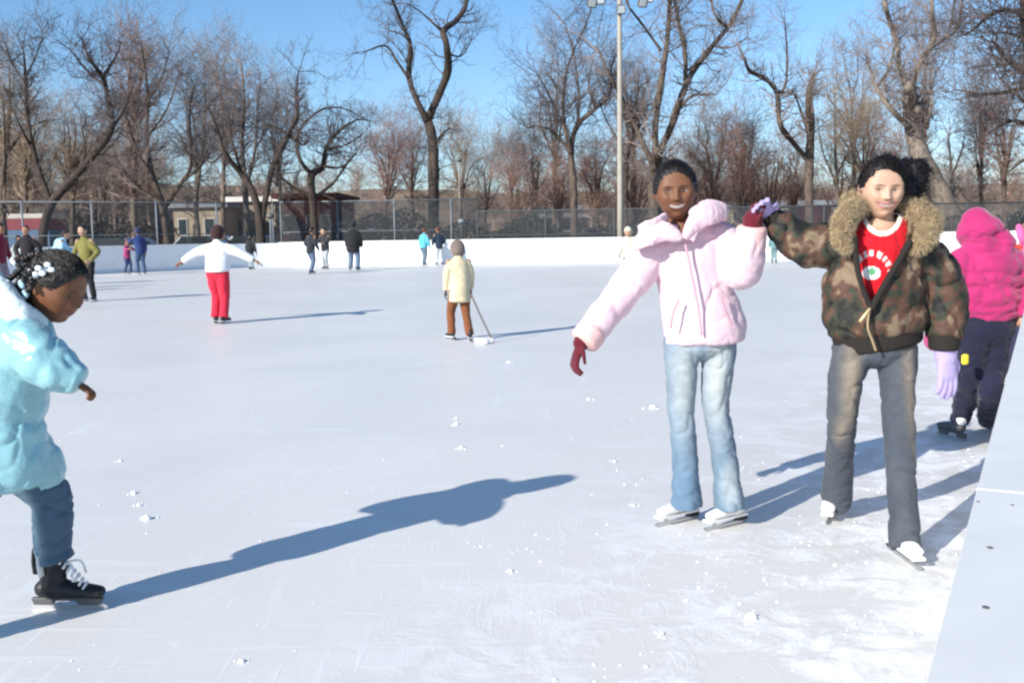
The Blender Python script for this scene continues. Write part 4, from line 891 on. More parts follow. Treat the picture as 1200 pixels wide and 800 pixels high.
# child at the far right edge, in a navy coat with pink scarf over an orange-red jacket hem
skater(1199, 450, 250, 'child in orange-red jacket with pink scarf at the right edge, behind the bright pink hood', 190, (.60, .05, .025), (.02, .02, .05), DK, arms='down', stride=.05, kid=True, hair=(.02, .012, .015),
       extra=lambda l: (mk('scarf', *join([tube([l['nk']+A(-.09, -.08, .0), l['nk']+A(0, -.12, -.02), l['nk']+A(.1, -.05, 0), l['nk']+A(0, .09, .02), l['nk']+A(-.09, -.06, .0)], [.035]*5, seg=12), tube([l['nk']+A(-.08, -.1, 0), l['nk']+A(-.14, -.13, .05), l['nk']+A(-.17, -.13, .13)], [.03, .04, .025], seg=12), tube([l['nk']+A(-.07, -.1, -.0), l['nk']+A(-.10, -.14, -.10), l['nk']+A(-.08, -.15, -.22)], [.03, .038, .03], seg=12)]), cloth((.75, .12, .32)), l['root'])))

# ================================================================== PINK-JACKETED SKATER
up = A(0, 0, 1)
def px(Y): return Y/FPX
def limb(spec, wide=(1, 0, 0), seg=22, sub=5, cap=(1, 1), mod=None):   # spec: (u, v, Y, rw px, rd px)
    pts = [P(s[0], s[1], s[2]) for s in spec]; rr_ = [(s[3]*px(s[2]), s[4]*px(s[2])) if len(s) > 4 else s[3]*px(s[2]) for s in spec]
    return tube(pts, rr_, wide=wide, seg=seg, sub=sub, cap=cap, mod=mod)
def add_head(Vs, Fs, hc, hf, hup, hh, skin, smile=1.0, ears=True, lip=None):
    Mx, c0 = headspace(hc, hf, hup, hh); Hw = HV@Mx+c0; nb = len(Vs); V = np.concatenate([Vs, Hw]); F = list(Fs)+[[i+nb for i in f] for f in HF]
    C = np.tile(np.array(skin, float), (len(V), 1)); C[nb:] = face_paint(HV, skin, smile, lip)
    if ears:
        for sg in (-1, 1):
            EV, EF = ellip(c0+A(sg*.70, -.06, -.02)@Mx, (.035*hh, .065*hh, .115*hh), fw=nrm(hf), up=hup, nu=16, nv=12)
            k = len(V); V = np.concatenate([V, EV]); F += [[i+k for i in f] for f in EF]; C = np.concatenate([C, np.tile(np.array(skin, float), (len(EV), 1))])
    return V, F, C, Mx, c0
def strands(rootpts, dirs, length, rad, rg, curl=.3, segs=4, droop=0):
    P0, P1, R0, R1 = [], [], [], []
    for p, d in zip(rootpts, dirs):
        p = np.array(p); d = nrm(d+rg.normal(size=3)*.25); L_ = length*rg.uniform(.6, 1.2)/segs
        for k in range(segs):
            d = nrm(d+rg.normal(size=3)*curl+A(0, 0, -droop)); q = p+d*L_; P0.append(p); P1.append(q); R0.append(rad*(1-k/segs*.8)); R1.append(rad*(1-(k+1)/segs*.8)); p = q
    return segmesh(P0, P1, np.array(R0), np.array(R1), 3)
YP = 4.46
ft = [G(800, 612), G(852, 617)]
pink = empty('person', ((ft[0]+ft[1])/2), 'smiling girl in pale pink puffer jacket and light jeans with one hand raised', 'person')
skinP = (.165, .068, .032)
sh = [limb([(822, 382, YP, 28, 20), (818, 330, YP, 32, 24), (806, 290, YP, 42, 24), (799, 268, YP, 20, 16)]), limb([(800, 285, YP, 13), (793, 240, YP+.01, 12.5)]),
      limb([(762, 290, YP, 14), (727, 348, YP-.05, 12), (690, 398, YP-.12, 9)]), limb([(852, 285, YP, 14), (873, 322, YP-.12, 12), (883, 272, YP-.16, 9)]),
      limb([(804, 400, YP, 17), (800, 440, YP, 15), (798, 485, YP, 12), (800, 530, YP, 11), (804, 585, YP, 8)]), limb([(845, 398, YP, 17), (840, 440, YP, 15), (839, 485, YP, 12), (847, 530, YP-.01, 11), (855, 588, YP-.03, 8)])]
Vs, Fs = remeshed(sh, .008, 4)
hcP = P(791, 224.5, YP-.02); V, F, C, MxP, c0P = add_head(Vs, Fs, hcP, (-.10, -1, -.06), (-.05, -.05, 1), 66*px(YP), skinP, 1.15, lip=(.15, .045, .035))
mk('body', V, F, SKIN, pink, True, C)
dP = hairline(.63, .66); sc = hair_scale(dP, .06, .8); m = (sc > 1.0)*1.0
HWp = (HV*sc[:, None])@MxP+c0P; hp_ = mk('hair', HWp, HF, HAIRM, pink); rgp = np.random.default_rng(3); sel = rgp.choice(np.where(m > .5)[0], 700); nd = HWp[sel]-c0P; nd /= np.linalg.norm(nd, axis=1)[:, None]; mk('short_curls', *strands(HWp[sel], nd*.6+A(.0, .4, .2), .016, .0011, rgp, .5, 3), HAIRM, hp_, False)
mk('combed_hair', *combed(HWp, c0P, c0P+A(0, .14, .02), m, 3500, .045, .0011, rgp), HAIRM, hp_, False)
# jacket
pinkc = mat('pale_pink_quilted', (.70, .50, .55), rough=.65, vary=.05, vscale=10, bump=.35, bscale=22, bdist=.012, sheen=.25)
puff = lambda per, a: (lambda L_: 1+a*(np.abs(np.sin(L_*pi/per))-.5))
sh = [limb([(826, 399, YP, 48, 34), (825, 382, YP, 48, 34), (819, 355, YP, 44, 32), (812, 325, YP, 41, 31), (808, 297, YP, 46, 30), (803, 274, YP, 36, 24), (798, 262, YP, 22, 20)], sub=6, cap=(.12, .3), mod=puff(.10, .025)),
      limb([(766, 292, YP, 21), (744, 325, YP-.02, 20.5), (722, 352, YP-.05, 19), (702, 378, YP-.09, 17.5), (688, 396, YP-.12, 16.5)], cap=(1, .2), mod=puff(.085, .035)),
      limb([(845, 280, YP, 20), (857, 300, YP-.05, 21.5), (868, 318, YP-.11, 21.5), (875, 300, YP-.15, 19.5), (879, 276, YP-.17, 17.5)], cap=(1, .2), mod=puff(.08, .03))]
def fold(a, f, seed, st=(1, 1, 1)):
    def d(V):
        W = V+.03*np.stack([vnoise(V*9, seed+1), vnoise(V*9, seed+2), vnoise(V*9, seed+3)], 1); n = fbm(W*f*A(*st), 2, seed); c1 = fbm(W*f*.8*A(*st)+5, 2, seed+9); c2 = fbm(W*f*1.5*A(*st)+9, 2, seed+5)
        return a*(.45*n-.55*np.exp(-(c1/.10)**2)-.28*np.exp(-(c2/.12)**2)+.2)
    return d
neckcut = lambda V: (V[:, 1] < YP-.0) & inpoly(*proj(V), [(783, 240), (790, 256), (800, 276), (812, 256), (820, 240)])
organic('jacket', sh, .0075, pinkc, pink, 4, disp=fold(.012, 8, 21, (1, 1, .8)), cut=neckcut, solid=.008)
# wide padded shawl collar in two halves, hem band, cuffs, zip line
col_sh = [limb([(777, 256, YP-.07, 8, 5), (770, 264, YP-.13, 15, 5), (757, 276, YP-.145, 18, 5), (744, 288, YP-.12, 9, 4)], wide=(.6, 0, .9), seg=18),
          limb([(796, 278, YP-.17, 6, 5), (780, 272, YP-.16, 12, 7), (765, 272, YP-.15, 14, 7)], wide=(.5, 0, .9), seg=18)]
organic('collar', col_sh, .006, pinkc, pink, 3, disp=fold(.005, 20, 5))
col_sh = [limb([(804, 276, YP-.17, 6, 5), (816, 260, YP-.14, 12, 5), (832, 250, YP-.13, 14, 5), (848, 248, YP-.08, 11, 5)], wide=(-.3, 0, 1), seg=18),
          limb([(812, 250, YP-.08, 7, 5), (830, 243, YP-.06, 10, 8), (846, 246, YP-.05, 8, 8)], wide=(-.3, 0, 1), seg=18)]
organic('collar', col_sh, .006, pinkc, pink, 3, disp=fold(.005, 20, 6))
cuffm = mat('peach_cuff', (.74, .47, .44), rough=.75, bump=.4, bscale=80, bdist=.003)
mk('cuff', *limb([(694, 388, YP-.11, 18.5), (685, 399, YP-.13, 18.5)], cap=(.2, .3), sub=4), cuffm, pink); mk('cuff', *limb([(879, 290, YP-.16, 18.2), (881, 268, YP-.18, 17.5)], cap=(.2, .3), sub=4), cuffm, pink)
zp = [(802, 279), (806, 300), (812, 330), (818, 360), (822, 392)]; mk('zip', *tube([P(u, v, YP-.150-.012*sin((v-279)/113*pi)) for u, v in zp], [.005]*5, seg=8), mat('zip_pink', (.55, .32, .38), rough=.5), pink)
for (a_, b_) in [((795, 352), (786, 384)), ((846, 348), (858, 380))]:
    mk('pocket_seam', *tube([P(*a_, YP-.150), P((a_[0]+b_[0])/2-2, (a_[1]+b_[1])/2, YP-.155), P(*b_, YP-.148)], [.0045]*3, seg=8), mat('seam_pink', (.5, .28, .33), rough=.7), pink)
# gloves
maroon = mat('maroon_knit', (.11, .006, .016), rough=.9, bump=.6, bscale=160, bdist=.003, sheen=.2)
wr = P(681, 402, YP-.13); organic('glove', hand(wr, P(671, 430, YP-.15)-wr, (1, .3, -.1), .155, .55, thumb=1, fr=.068)+[tube([wr+A(.012, 0, .02), wr], [.04, .036])], .004, maroon, pink, 2)
wr2 = P(882, 266, YP-.18); organic('glove', hand(wr2, A(.02, -.1, 1), (.75, .1, .1), .135, .95, thumb=-1, fr=.082)+[tube([wr2-A(0, 0, .02), wr2+A(0, 0, .03)], [.042, .044])], .004, maroon, pink, 2)
# jeans
def denim(V, lo, hi, fade, knees):
    n = fbm(V*9, 3, 8)*.5+.5; f = np.zeros(len(V))
    for (c, r_, s_) in knees: d = V-c; f = np.maximum(f, np.exp(-((d[:, 0]/r_[0])**2+(d[:, 2]/r_[2])**2))*(d[:, 1] < .02)*s_)
    f = np.clip(f*(.7+.6*n), 0, 1)[:, None]; base = A(*lo)*(1-n[:, None])+A(*hi)*n[:, None]; return base*(1-f)+A(*fade)*f
sh = [limb([(821, 386, YP, 38, 29), (821, 404, YP, 40, 29)], cap=(.3, .6)),
      limb([(800, 402, YP, 22, 23), (799, 440, YP, 18.5, 20), (798, 480, YP, 15.5, 17), (802, 530, YP, 15, 17), (805, 593, YP, 18.5, 24)], cap=(1, .1)), limb([(843, 400, YP, 20.5, 23), (841, 440, YP, 18.5, 20), (839, 476, YP, 15.5, 17), (848, 528, YP-.01, 15, 17), (855, 595, YP-.03, 18.5, 24)], cap=(1, .1))]
kn_ = [(P(799, 440, YP), (.07, 1, .26), .9), (P(838, 440, YP), (.07, 1, .3), 1.0), (P(852, 560, YP), (.05, 1, .12), .7)]
organic('jeans', sh, .007, PAINTED, pink, 3, disp=fold(.010, 10, 31, (1, 1, 1.3)), colf=lambda V: denim(V, (.075, .135, .21), (.14, .225, .31), (.37, .40, .40), kn_))
for i, (u, v) in enumerate([(804, 590), (857, 594)]):
    g = ft[i]; skate(pink, A(P(u, v, YP)[0], g[1]+.02, .10), (-.80, -.55), WHITEBOOT, L=.205, vox=.005, soleh=.048)

# ================================================================== CAMOUFLAGE-JACKETED SKATER
YC = 4.25
f0 = G(966, 607); f1 = G(1064, 657)
camo = empty('person', (f0+f1)/2, 'ponytailed girl in fur-collared camouflage jacket and red T-shirt, striding on white skates', 'person')
skinC = (.53, .32, .22)
sh = [limb([(1028, 395, YC, 34, 22), (1026, 330, YC, 40, 27), (1030, 290, YC, 46, 24), (1034, 268, YC, 22, 16)]), limb([(1034, 285, YC, 13.5), (1034, 240, YC+.0, 12.5)]),
      limb([(992, 290, YC, 14), (945, 288, YC+.05, 12), (908, 258, YC+.06, 9)]), limb([(1080, 295, YC, 14), (1112, 350, YC, 12), (1108, 402, YC-.05, 9)]),
      limb([(999, 412, YC, 16), (991, 450, YC, 13), (986, 498, YC+.03, 11), (984, 540, lerp(YC, f0[1], .6), 11), (978, 580, f0[1]+.02, 9)]), limb([(1051, 412, YC, 18), (1052, 460, YC-.06, 14), (1053, 520, YC-.14, 12), (1055, 580, lerp(YC, f1[1], .7), 11), (1060, 632, f1[1]+.02, 9)])]
Vs, Fs = remeshed(sh, .008, 4)
hcC = P(1032, 222, YC-.02); V, F, C, MxC, c0C = add_head(Vs, Fs, hcC, (-.06, -1, -.10), (.03, -.06, 1), 67*px(YC), skinC, 1.0, lip=(.40, .13, .11))
mk('body', V, F, SKIN, camo, True, C)
rgh = np.random.default_rng(5)
dC = hairline(.64, .68, .05, -.12, -.05, 4, .09); sc = hair_scale(dC, .10, .8, 6); m = (sc > 1.0)*1.0
HW = (HV*sc[:, None])@MxC+c0C; hair_o = mk('hair', HW, HF, HAIRM, camo)
sel = np.where(m > .9)[0]; sel = rgh.choice(sel, 1500); nd = HW[sel]-c0C; nd /= np.linalg.norm(nd, axis=1)[:, None]
mk('flyaway_strands', *strands(HW[sel], nd*.5+A(.8, .1, -.1), .035, .0012, rgh, .35, 4), HAIRM, hair_o, False)
pt = [P(1046, 203, YC+.06), P(1060, 202, YC+.07), P(1067, 216, YC+.06), P(1065, 238, YC+.03), P(1057, 260, YC+.0)]
pony = remeshed([tube(pt, [13*px(YC), 17*px(YC), 17*px(YC), 15*px(YC), 8*px(YC)], seg=16), tube([pt[1], P(1076, 196, YC+.06), P(1085, 204, YC+.05)], [15*px(YC), 11*px(YC), 4*px(YC)], seg=12)], .007, 3)
pv = pony[0]+vnormals(*pony)*(.010*fbm(pony[0]*45, 2, 2))[:, None]; mk('ponytail', pv, pony[1], HAIRM, hair_o)
sel = rgh.choice(len(pv), 1300); mk('ponytail_strands', *strands(pv[sel], A(.9, .1, -.45)+rgh.normal(size=(1300, 3))*.45, .065, .0014, rgh, .3, 5, .05), HAIRM, hair_o, False)
mk('combed_hair', *combed(HW, c0C, P(1052, 206, YC+.08), m, 5000, .06, .0011, rgh), HAIRM, hair_o, False)
# T-shirt with white neckband and arched white print
def shirt_col(V):
    C = np.tile(A(.62, .006, .015), (len(V), 1)); u, v = proj(V); f = V[:, 1] < YC
    cx_, cy_ = 1034, 248; r_ = np.hypot((u-cx_)/21, (v-cy_)/25); band = f & (r_ < 1.16); C[band] = A(.74, .68, .60)
    arch = np.hypot((u-1022)/22., (v-322)/26.); ang = np.arctan2(v-322, u-1022)
    letters = (np.sin(ang*19+.8*np.sin(ang*7)) > -.35)*1.0; lm = f & (arch > .82) & (arch < 1.12) & (v < 318) & (letters > 0); C[lm] = A(.78, .60, .58)
    blob = f & (((u-1021)/11.)**2+((v-320)/8.)**2 < 1); C[blob] = A(.80, .74, .70); gr = f & (((u-1022)/4.5)**2+((v-318)/4.5)**2 < 1); C[gr] = A(.10, .33, .16)
    return C
sh = [limb([(1028, 396, YC, 44, 31), (1026, 330, YC, 43, 31), (1030, 290, YC, 46, 28), (1034, 268, YC, 34, 21), (1034, 252, YC, 20, 16)], cap=(.3, .1), sub=6)]
organic('t_shirt', sh, .0042, PAINTED, camo, 5, disp=fold(.006, 12, 3, (1, 1, .6)), colf=shirt_col, cut=lambda V: (V[:, 1] < YC-.01) & (np.hypot((proj(V)[0]-1034)/21, (proj(V)[1]-248)/25) < .90), solid=.004)
camom = mat('camouflage_cloth', rough=.7, vscale=11, stretch=(1, 1, .75), ramp=[(.0, (.012, .011, .010)), (.42, (.014, .013, .012)), (.45, (.034, .036, .022)), (.48, (.036, .038, .024)), (.505, (.07, .034, .022)), (.57, (.10, .052, .034)), (.60, (.19, .135, .085)), (1, (.24, .18, .115))], bump=.5, bscale=25, bdist=.01, spec=.35)
vcut = [(1004, 236), (1001, 275), (1005, 320), (1014, 345), (1021, 358), (1032, 335), (1048, 308), (1062, 280), (1068, 236)]
jc = lambda V: (V[:, 1] < YC-.02) & inpoly(*proj(V), vcut)
sh = [limb([(1027, 386, YC, 56, 38), (1026, 368, YC, 60, 41), (1025, 340, YC, 58, 40), (1029, 308, YC, 58, 38), (1033, 284, YC, 52, 33), (1034, 262, YC, 38, 26)], sub=6, cap=(.3, .3), mod=lambda L_: 1+.02*np.sin(L_*40)),
      limb([(995, 292, YC, 25), (965, 288, YC+.03, 25), (942, 286, YC+.04, 23), (922, 272, YC+.05, 19), (909, 259, YC+.06, 14)], cap=(1, .2), mod=puff(.07, .08)),
      limb([(1076, 296, YC, 24), (1095, 318, YC, 25), (1106, 347, YC-.01, 24), (1108, 372, YC-.03, 22), (1106, 394, YC-.05, 18)], cap=(1, .2), mod=puff(.09, .05))]
jk = organic('jacket', sh, .0075, camom, camo, 4, disp=fold(.019, 7, 41, (1, 1, 1.3)), cut=jc, solid=.012)
dk = mat('dark_rib_knit', (.022, .018, .015), rough=.9, bump=.6, bscale=120, bdist=.004, stretch=(1, 1, .15))
mk('waistband', *limb([(1028, 388, YC, 54, 37), (1029, 397, YC, 52, 36), (1030, 404, YC, 51, 35)], cap=(.3, .3)), dk, camo)
mk('cuff', *limb([(1107, 392, YC-.05, 19), (1106, 408, YC-.05, 17)], cap=(.2, .2)), dk, camo); mk('cuff', *limb([(912, 262, YC+.06, 13.5), (903, 252, YC+.06, 12)], cap=(.2, .3)), dk, camo)
# rolled inner edge of the open jacket
edge = lambda pts, r_: tube([P(u, v, YC-dy) for u, v, dy in pts], [r_]*len(pts), seg=12)
mk('jacket_lining', *edge([(1002, 280, .145), (1004, 310, .16), (1012, 340, .168), (1021, 360, .165)], .012), dk, jk); mk('jacket_lining', *edge([(1066, 285, .14), (1052, 308, .158), (1036, 335, .168), (1022, 360, .168)], .014), dk, jk)
brass = mat('brass_zip', (.55, .42, .22), rough=.35, metal=.7)
mk('zip_pull', *edge([(1008, 376, .175), (1013, 370, .18), (1019, 362, .178)], .007), brass, jk); mk('drawstring', *edge([(1018, 366, .178), (1017, 384, .18), (1022, 398, .175), (1026, 410, .17)], .005), mat('tan_cord', (.33, .24, .14), rough=.8), jk)
# fur collar
furm = mat('tan_fur', (.40, .30, .17), rough=.9, vary=.35, vscale=40, sheen=.4); furd = mat('fur_backing', (.20, .14, .075), rough=.95, vary=.3, vscale=30)
fp = [limb([(1010, 243, YC-.04, 8, 11), (999, 247, YC-.06, 10, 14), (989, 258, YC-.08, 12, 16), (987, 278, YC-.12, 10, 12), (992, 294, YC-.15, 4, 6)], wide=(1, 0, 0)), limb([(1062, 243, YC-.02, 8, 12), (1075, 249, YC-.05, 12, 15), (1087, 260, YC-.07, 14, 17), (1084, 280, YC-.12, 12, 13), (1074, 294, YC-.15, 5, 7)], wide=(1, 0, 0)), limb([(1000, 238, YC+.03, 12, 14), (1034, 240, YC+.12, 16, 14), (1070, 238, YC+.03, 12, 14)], wide=(0, 0, 1))]
fv, ff = remeshed(fp, .008, 4); fn = vnormals(fv, ff); fv = fv+fn*(.010*fbm(fv*30, 3, 9))[:, None]; fur = mk('fur_collar', fv, ff, furd, camo)
sel = rgh.choice(len(fv), 9000); mk('fur_hairs', *strands(fv[sel], fn[sel]*.8+A(.15, -.15, -.5), .022, .0013, rgh, .35, 3), furm, fur, False)
# gloves
lav = mat('lavender_knit', (.40, .33, .58), rough=.9, bump=.6, bscale=140, bdist=.004, sheen=.3)
wl = P(905, 254, YC+.06); organic('glove', hand(wl, P(884, 232, YC-.02)-wl, (-.1, -1, -.5), .145, .45, thumb=1, fr=.082, spread=.2)+[tube([wl+A(.03, 0, -.02), wl], [.042, .038])], .004, lav, camo, 2)
wl = P(1108, 412, YC-.05); organic('glove', hand(wl, P(1112, 472, YC-.10)-wl, (-.35, 1, 0), .205, .25, thumb=1, fr=.07, spread=.05)+[tube([wl+A(0, 0, .02), wl-A(0, 0, .03)], [(.05, .042), (.046, .04)])], .004, lav, camo, 2)
# jeans: grey-blue with sand-coloured wear
sh = [limb([(1026, 394, YC, 46, 32), (1025, 412, YC, 47, 32)], cap=(.3, .6)),
      limb([(999, 412, YC, 23, 27), (991, 450, YC+.0, 19.5, 23), (986, 498, YC+.03, 16.5, 19), (984, 540, lerp(YC, f0[1], .6), 16, 19), (980, 584, f0[1]+.02, 18, 24)], cap=(1, .1)),
      limb([(1051, 412, YC, 23, 27), (1052, 460, YC-.06, 19.5, 23), (1054, 520, YC-.14, 17, 19), (1057, 580, lerp(YC, f1[1], .7), 16.5, 19), (1061, 641, f1[1]+.02, 18.5, 24)], cap=(1, .1))]
kn_ = [(P(990, 445, YC), (.035, 1, .22), .9), (P(1053, 450, YC), (.03, 1, .2), .7), (P(983, 500, YC), (.025, 1, .08), .7), (P(1057, 515, YC), (.03, 1, .05), .8)]
organic('jeans', sh, .007, PAINTED, camo, 3, disp=fold(.013, 10, 61, (1, 1, 1.3)), colf=lambda V: denim(V, (.040, .050, .066), (.075, .085, .10), (.25, .205, .15), kn_))
skate(camo, A(P(979, 585, f0[1])[0], f0[1]+.05, .10), (-.42, -.9), WHITEBOOT, L=.215, vox=.005, soleh=.048); skate(camo, A(P(1061, 640, f1[1])[0], f1[1]+.05, .10), (.05, -1), WHITEBOOT, L=.215, vox=.005, soleh=.048)

# ================================================================== CHILD IN BRIGHT PINK HOOD, back view
YH = 6.0; h0 = G(1122, 516); h1 = G(1158, 505)
hood = empty('person', (h0+h1)/2, 'child seen from behind in bright magenta hooded jacket and navy trousers', 'person')
pk = mat('hot_pink_fleece', (.42, .022, .13), rough=.85, vary=.12, vscale=9, bump=.5, bscale=30, bdist=.01, sheen=.3)
sh = [limb([(1155, 385, YH, 26, 22), (1155, 330, YH, 26, 22), (1152, 300, YH, 20, 18)]), limb([(1150, 300, YH, 9), (1146, 272, YH, 9)]), limb([(1125, 310, YH, 9), (1100, 350, YH-.1, 8), (1088, 385, YH-.15, 6)]), limb([(1185, 310, YH, 9), (1198, 345, YH, 8), (1196, 378, YH-.05, 6)]),
      limb([(1140, 390, YH, 11), (1138, 430, YH, 9), (1131, 465, lerp(YH, h0[1], .6), 8), (1126, 490, h0[1], 6)]), limb([(1166, 390, YH, 11), (1163, 430, YH, 9), (1160, 465, YH-.05, 8), (1158, 488, h1[1], 6)])]
Vs, Fs = remeshed(sh, .010, 3); V, F, C, MxH, c0H = add_head(Vs, Fs, P(1147, 275, YH+.01), (-.35, .9, -.2), (0, 0, 1), 42*px(YH), (.36, .2, .14), .3, False); mk('body', V, F, SKIN, hood, True, C)
sh = [limb([(1152, 372, YH, 36, 28), (1153, 355, YH, 40, 30), (1155, 325, YH, 41, 30), (1155, 302, YH, 38, 26), (1150, 286, YH, 22, 18)], cap=(.2, .4), mod=puff(.09, .06)),
      limb([(1128, 305, YH, 17), (1112, 330, YH-.05, 16), (1098, 360, YH-.1, 13), (1090, 378, YH-.14, 10)], cap=(1, .2)), limb([(1182, 305, YH, 18), (1196, 335, YH, 16), (1198, 370, YH-.05, 12)], cap=(1, .2)),
      limb([(1150, 292, YH-.02, 20, 19), (1146, 270, YH, 24, 25), (1143, 255, YH, 15, 17)], cap=(1, .7)), limb([(1160, 265, YH-.03, 12, 12), (1176, 290, YH-.05, 16, 12)], cap=(1, 1))]
organic('hooded_jacket', sh, .009, pk, hood, 4, disp=fold(.022, 6, 71, (.8, .8, 1.8)))
organic('mitten', hand(P(1089, 382, YH-.14), A(-.2, -.2, -1), (1, 0, 0), .15, .4, fr=.085), .006, pk, hood, 2)
nv = (.012, .013, .035); organic('trousers', [limb([(1154, 366, YH, 33, 24), (1154, 385, YH, 35, 25)]), limb([(1140, 390, YH, 19), (1138, 430, YH, 17), (1131, 465, lerp(YH, h0[1], .6), 13), (1126, 492, h0[1], 12)], cap=(1, .2)), limb([(1166, 390, YH, 18), (1163, 430, YH, 16), (1160, 465, YH-.05, 13), (1158, 490, h1[1], 12)], cap=(1, .2))], .009, cloth(nv), hood, 3, disp=fold(.012, 9, 81, (1, 1, 1.8)))
for i, g in enumerate((h0, h1)):
    sk = skate(hood, A(g[0], g[1]+.03, .12), (-.35+.5*i, .95), mat('grey_skate', (.10, .10, .10), rough=.5), L=.2, vox=.006, kind='hockey', laces=False)
    MB().add(ellip(A(g[0], g[1]-.05, .155), (.035, .03, .05))).build('heel_guard', WHITEBOOT, sk, True)
tgp = P(1131, 421, YH-.24); MB().add(tube([tgp+A(0, 0, .02), tgp-A(0, 0, .02)], [(.022, .012)]*2, seg=12)).build('yellow_tag', mat('yellow_tag', (.75, .6, .05), rough=.6), hood, True)

# ================================================================== CHILD IN PALE BLUE COAT, side view, left edge
YB = 3.53; b0 = G(86, 713); b1 = A(-2.12, 3.02, 0)
blue_r = empty('person', (b0+b1)/2, 'child in shiny pale blue coat with braided hair at the left edge', 'person')
skinB = (.19, .075, .034)
hipc = P(8, 535, YB-.12)
sh = [limb([(5, 540, YB-.12, 34, 40), (-2, 470, YB-.1, 34, 40), (18, 400, YB-.05, 34, 36), (36, 372, YB, 18, 18)], wide=(0, 1, 0)), limb([(34, 385, YB, 17), (52, 345, YB, 16)]),
      limb([(30, 400, YB-.12, 17), (62, 430, YB-.16, 15), (88, 446, YB-.18, 10)]), limb([(20, 400, YB+.10, 17), (4, 440, YB+.12, 14), (34, 452, YB+.12, 11)]),
      limb([(20, 545, YB-.08, 24), (58, 590, YB-.02, 19), (64, 655, b0[1]+.01, 12)])]
kb = b1+A(.10, .10, .36); ab = b1+A(0, 0, .1); sh.append(tube([hipc, kb, ab], [.075, .055, .036], seg=16))
Vs, Fs = remeshed(sh, .008, 4)
hcB = P(63, 337, YB-.0); fB = nrm(A(.93, -.18, -.38)); uB = nrm(A(.35, .0, .93)); V, F, C, MxB, c0B = add_head(Vs, Fs, hcB, fB, uB, 79*px(YB), skinB, .45, lip=(.22, .06, .05))
V0 = len(V); hs_ = join(hand(P(92, 450, YB-.18), A(.8, -.1, -.5), (0, 0, -1), .085, .8, fr=.06))
k = len(V); V = np.concatenate([V, hs_[0]]); F += [[i+k for i in f] for f in hs_[1]]; C = np.concatenate([C, np.tile(A(*skinB), (len(hs_[0]), 1))])
mk('body', V, F, SKIN, blue_r, True, C)
dB = hairline(.69, .62, 0, .05, -.12, 8); sc = hair_scale(dB, .08, .8, 8)+(dB > .05)*.03*np.abs(np.sin(HV[:, 0]*16)); m = (sc > 1.0)*1.0
HWb = (HV*sc[:, None])@MxB+c0B; hb = mk('hair', HWb, HF, HAIRM, blue_r); sel = rgh.choice(np.where(m > .4)[0], 500); nd = HWb[sel]-c0B; nd /= np.linalg.norm(nd, axis=1)[:, None]; mk('loose_strands', *strands(HWb[sel], nd*.5-fB*.9, .022, .0011, rgh, .4, 3), HAIRM, hb, False)
mk('combed_hair', *combed(HWb, c0B, c0B-fB*.14+uB*.05, m, 3500, .045, .0012, rgh), HAIRM, hb, False)
def hl(x, y, z): return A(x, y, z)@MxB+c0B
def braid(a, n, r0, dr, seed):
    o = []; rg = np.random.default_rng(seed); p = np.array(a)
    for k_ in range(n):
        o.append(ellip(p, (r0*1.0, r0*.85, r0*.95), fw=(cos(k_*1.6), sin(k_*1.6), .2), nu=10, nv=8)); p = p+nrm(np.array(dr)+rg.normal(size=3)*.25)*r0*1.05
    return join(o), p
clipc = [(.72, .78, .80), (.35, .55, .62), (.78, .76, .72)]
clm = [mat('clip_%s' % nme, c, rough=.3, coat=.5) for nme, c in zip(('white', 'teal', 'cream'), clipc)]
bi = 0
for (x, y, z, d, n) in [(.45, -.5, .7, (-.3, -.2, -1), 9), (.62, -.55, .35, (-.25, -.25, -1), 9), (.25, -.85, .5, (-.8, 0, -.8), 10), (.55, -.75, .0, (-.5, -.2, -1), 8), (.66, -.25, .55, (-.5, -.5, -.7), 7), (-.1, -.9, .3, (-.8, .1, -.8), 9), (.3, -.6, .9, (-1, -.3, -.3), 8), (.68, -.1, .2, (-.8, -.3, -.8), 5)]:
    (bv, bf), pe = braid(hl(x, y, z), n, .0125, d, bi); mk('braid', bv, bf, HAIRM, hb)
    cm = clm[bi % 3]; q = pe; mk('hair_clip', *join([ellip(q, (.009, .007, .013), nu=12, nv=8), ellip(q+A(.006, -.003, -.008), (.008, .006, .011), nu=12, nv=8)]), cm, hb); mk('hair_bead', *ellip(hl(x, y, z), (.010, .010, .010), nu=12, nv=8), cm, hb); bi += 1
for (x, y, z) in [(.75, -.1, .45), (.72, -.3, .30), (.62, .05, .62)]:
    q = hl(x, y, z); mk('hair_clip', *join([ellip(q+A(a, -.008, b_), (.013, .006, .010), nu=12, nv=8) for a, b_ in ((0, .012), (.012, -.006), (-.013, -.008))]), clm[0], hb)
bluem = mat('pale_blue_nylon', (.25, .48, .52), rough=.24, vary=.08, vscale=8, bump=.5, bscale=14, bdist=.02, spec=.55, sheen=.1)
wht = mat('white_hood_lining', (.60, .70, .70), rough=.85, bump=.5, bscale=50, bdist=.006)
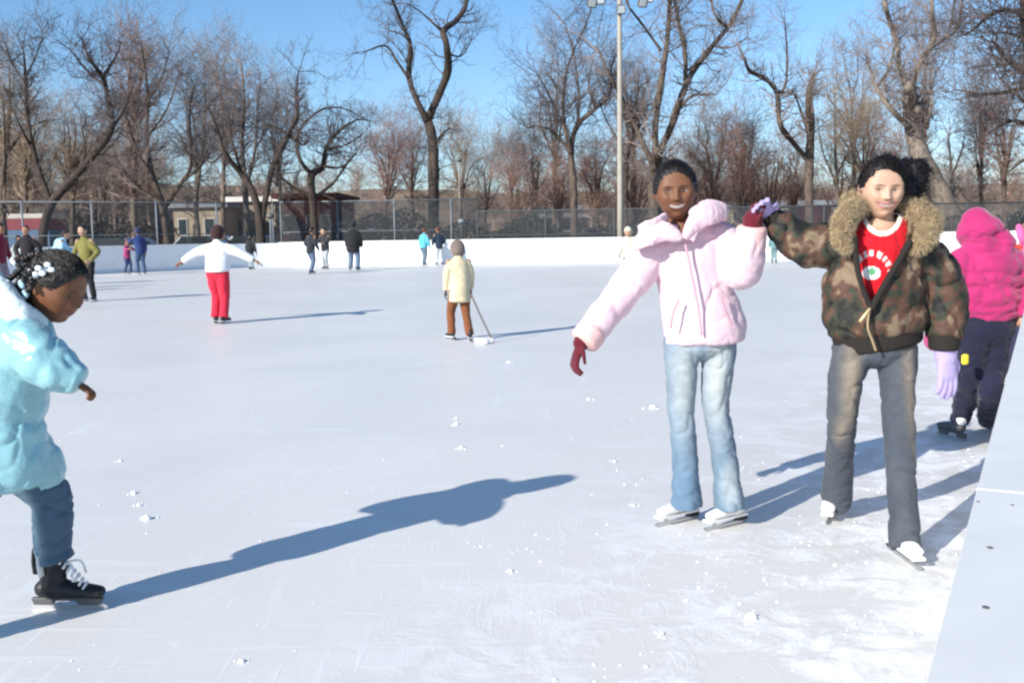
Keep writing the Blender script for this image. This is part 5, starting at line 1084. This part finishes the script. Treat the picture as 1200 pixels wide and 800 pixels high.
sh = [limb([(8, 565, YB-.10, 46, 56), (4, 530, YB-.10, 44, 54), (-2, 490, YB-.1, 44, 50), (10, 440, YB-.08, 46, 50), (20, 395, YB-.05, 44, 46), (26, 372, YB-.02, 30, 32)], wide=(0, 1, 0), cap=(.2, .4), mod=puff(.12, .07)),
      limb([(28, 402, YB-.15, 32), (52, 422, YB-.18, 30), (74, 436, YB-.19, 25), (94, 446, YB-.19, 17)], cap=(1, .2), mod=puff(.07, .08)), limb([(20, 400, YB+.10, 26), (4, 440, YB+.12, 24), (34, 452, YB+.12, 18)], cap=(1, .2)),
      limb([(20, 525, YB-.06, 42, 36), (44, 548, YB-.04, 34, 30), (56, 568, YB-.03, 24, 26)], cap=(1, .2))]
organic('coat', sh, .008, bluem, blue_r, 4, disp=fold(.013, 7, 91, (1, 1, 1.2)))
organic('hood', [limb([(44, 384, YB-.10, 14, 10), (22, 372, YB-.13, 20, 12), (2, 352, YB-.08, 26, 18), (-14, 340, YB+.02, 26, 22)], wide=(0, 0, 1)), limb([(44, 384, YB+.06, 12, 10), (14, 360, YB+.12, 22, 14), (-14, 340, YB+.04, 26, 22)], wide=(0, 0, 1))], .008, wht, blue_r, 4, disp=fold(.012, 16, 95))
kn_ = [(P(45, 600, YB), (.028, 1, .16), 1.0)]
organic('jeans', [limb([(20, 540, YB-.08, 34), (58, 580, YB-.02, 24), (62, 610, YB-.01, 22), (62, 640, b0[1]+.01, 21), (66, 656, b0[1]+.01, 22)], cap=(1, .2)), tube([hipc, kb, b1+A(0, 0, .16)], [.10, .075, .06], seg=18, cap=(1, .2))], .007, PAINTED, blue_r, 3, disp=fold(.011, 12, 97, (1, 1, 2.2)), colf=lambda V: denim(V, (.035, .075, .12), (.08, .14, .20), (.36, .52, .60), kn_))
skate(blue_r, A(P(66, 655, b0[1])[0]+.0, b0[1]+.0, .135), (1, -.06), BLACKBOOT, L=.232, vox=.005, soleh=.045, kind='hockey', laces=True)
MB().add(tube([P(44, 668, b0[1]-.0), P(42, 655, b0[1]), P(41, 643, b0[1])], [(.012, .03), (.010, .03), (.008, .02)], seg=12)).build('boot_tendon_guard', BLACKBOOT, blue_r, True)
MB().add(tube([P(50, 672, b0[1]-.02), P(48, 660, b0[1]-.02), P(47, 650, b0[1]-.02)], [(.010, .028), (.010, .03), (.006, .02)], seg=12)).build('boot_tongue', WHITEBOOT, blue_r, True)
skate(blue_r, ab+A(0, 0, .03), (1, .3), BLACKBOOT, L=.205, vox=.006, soleh=.045, kind='hockey')
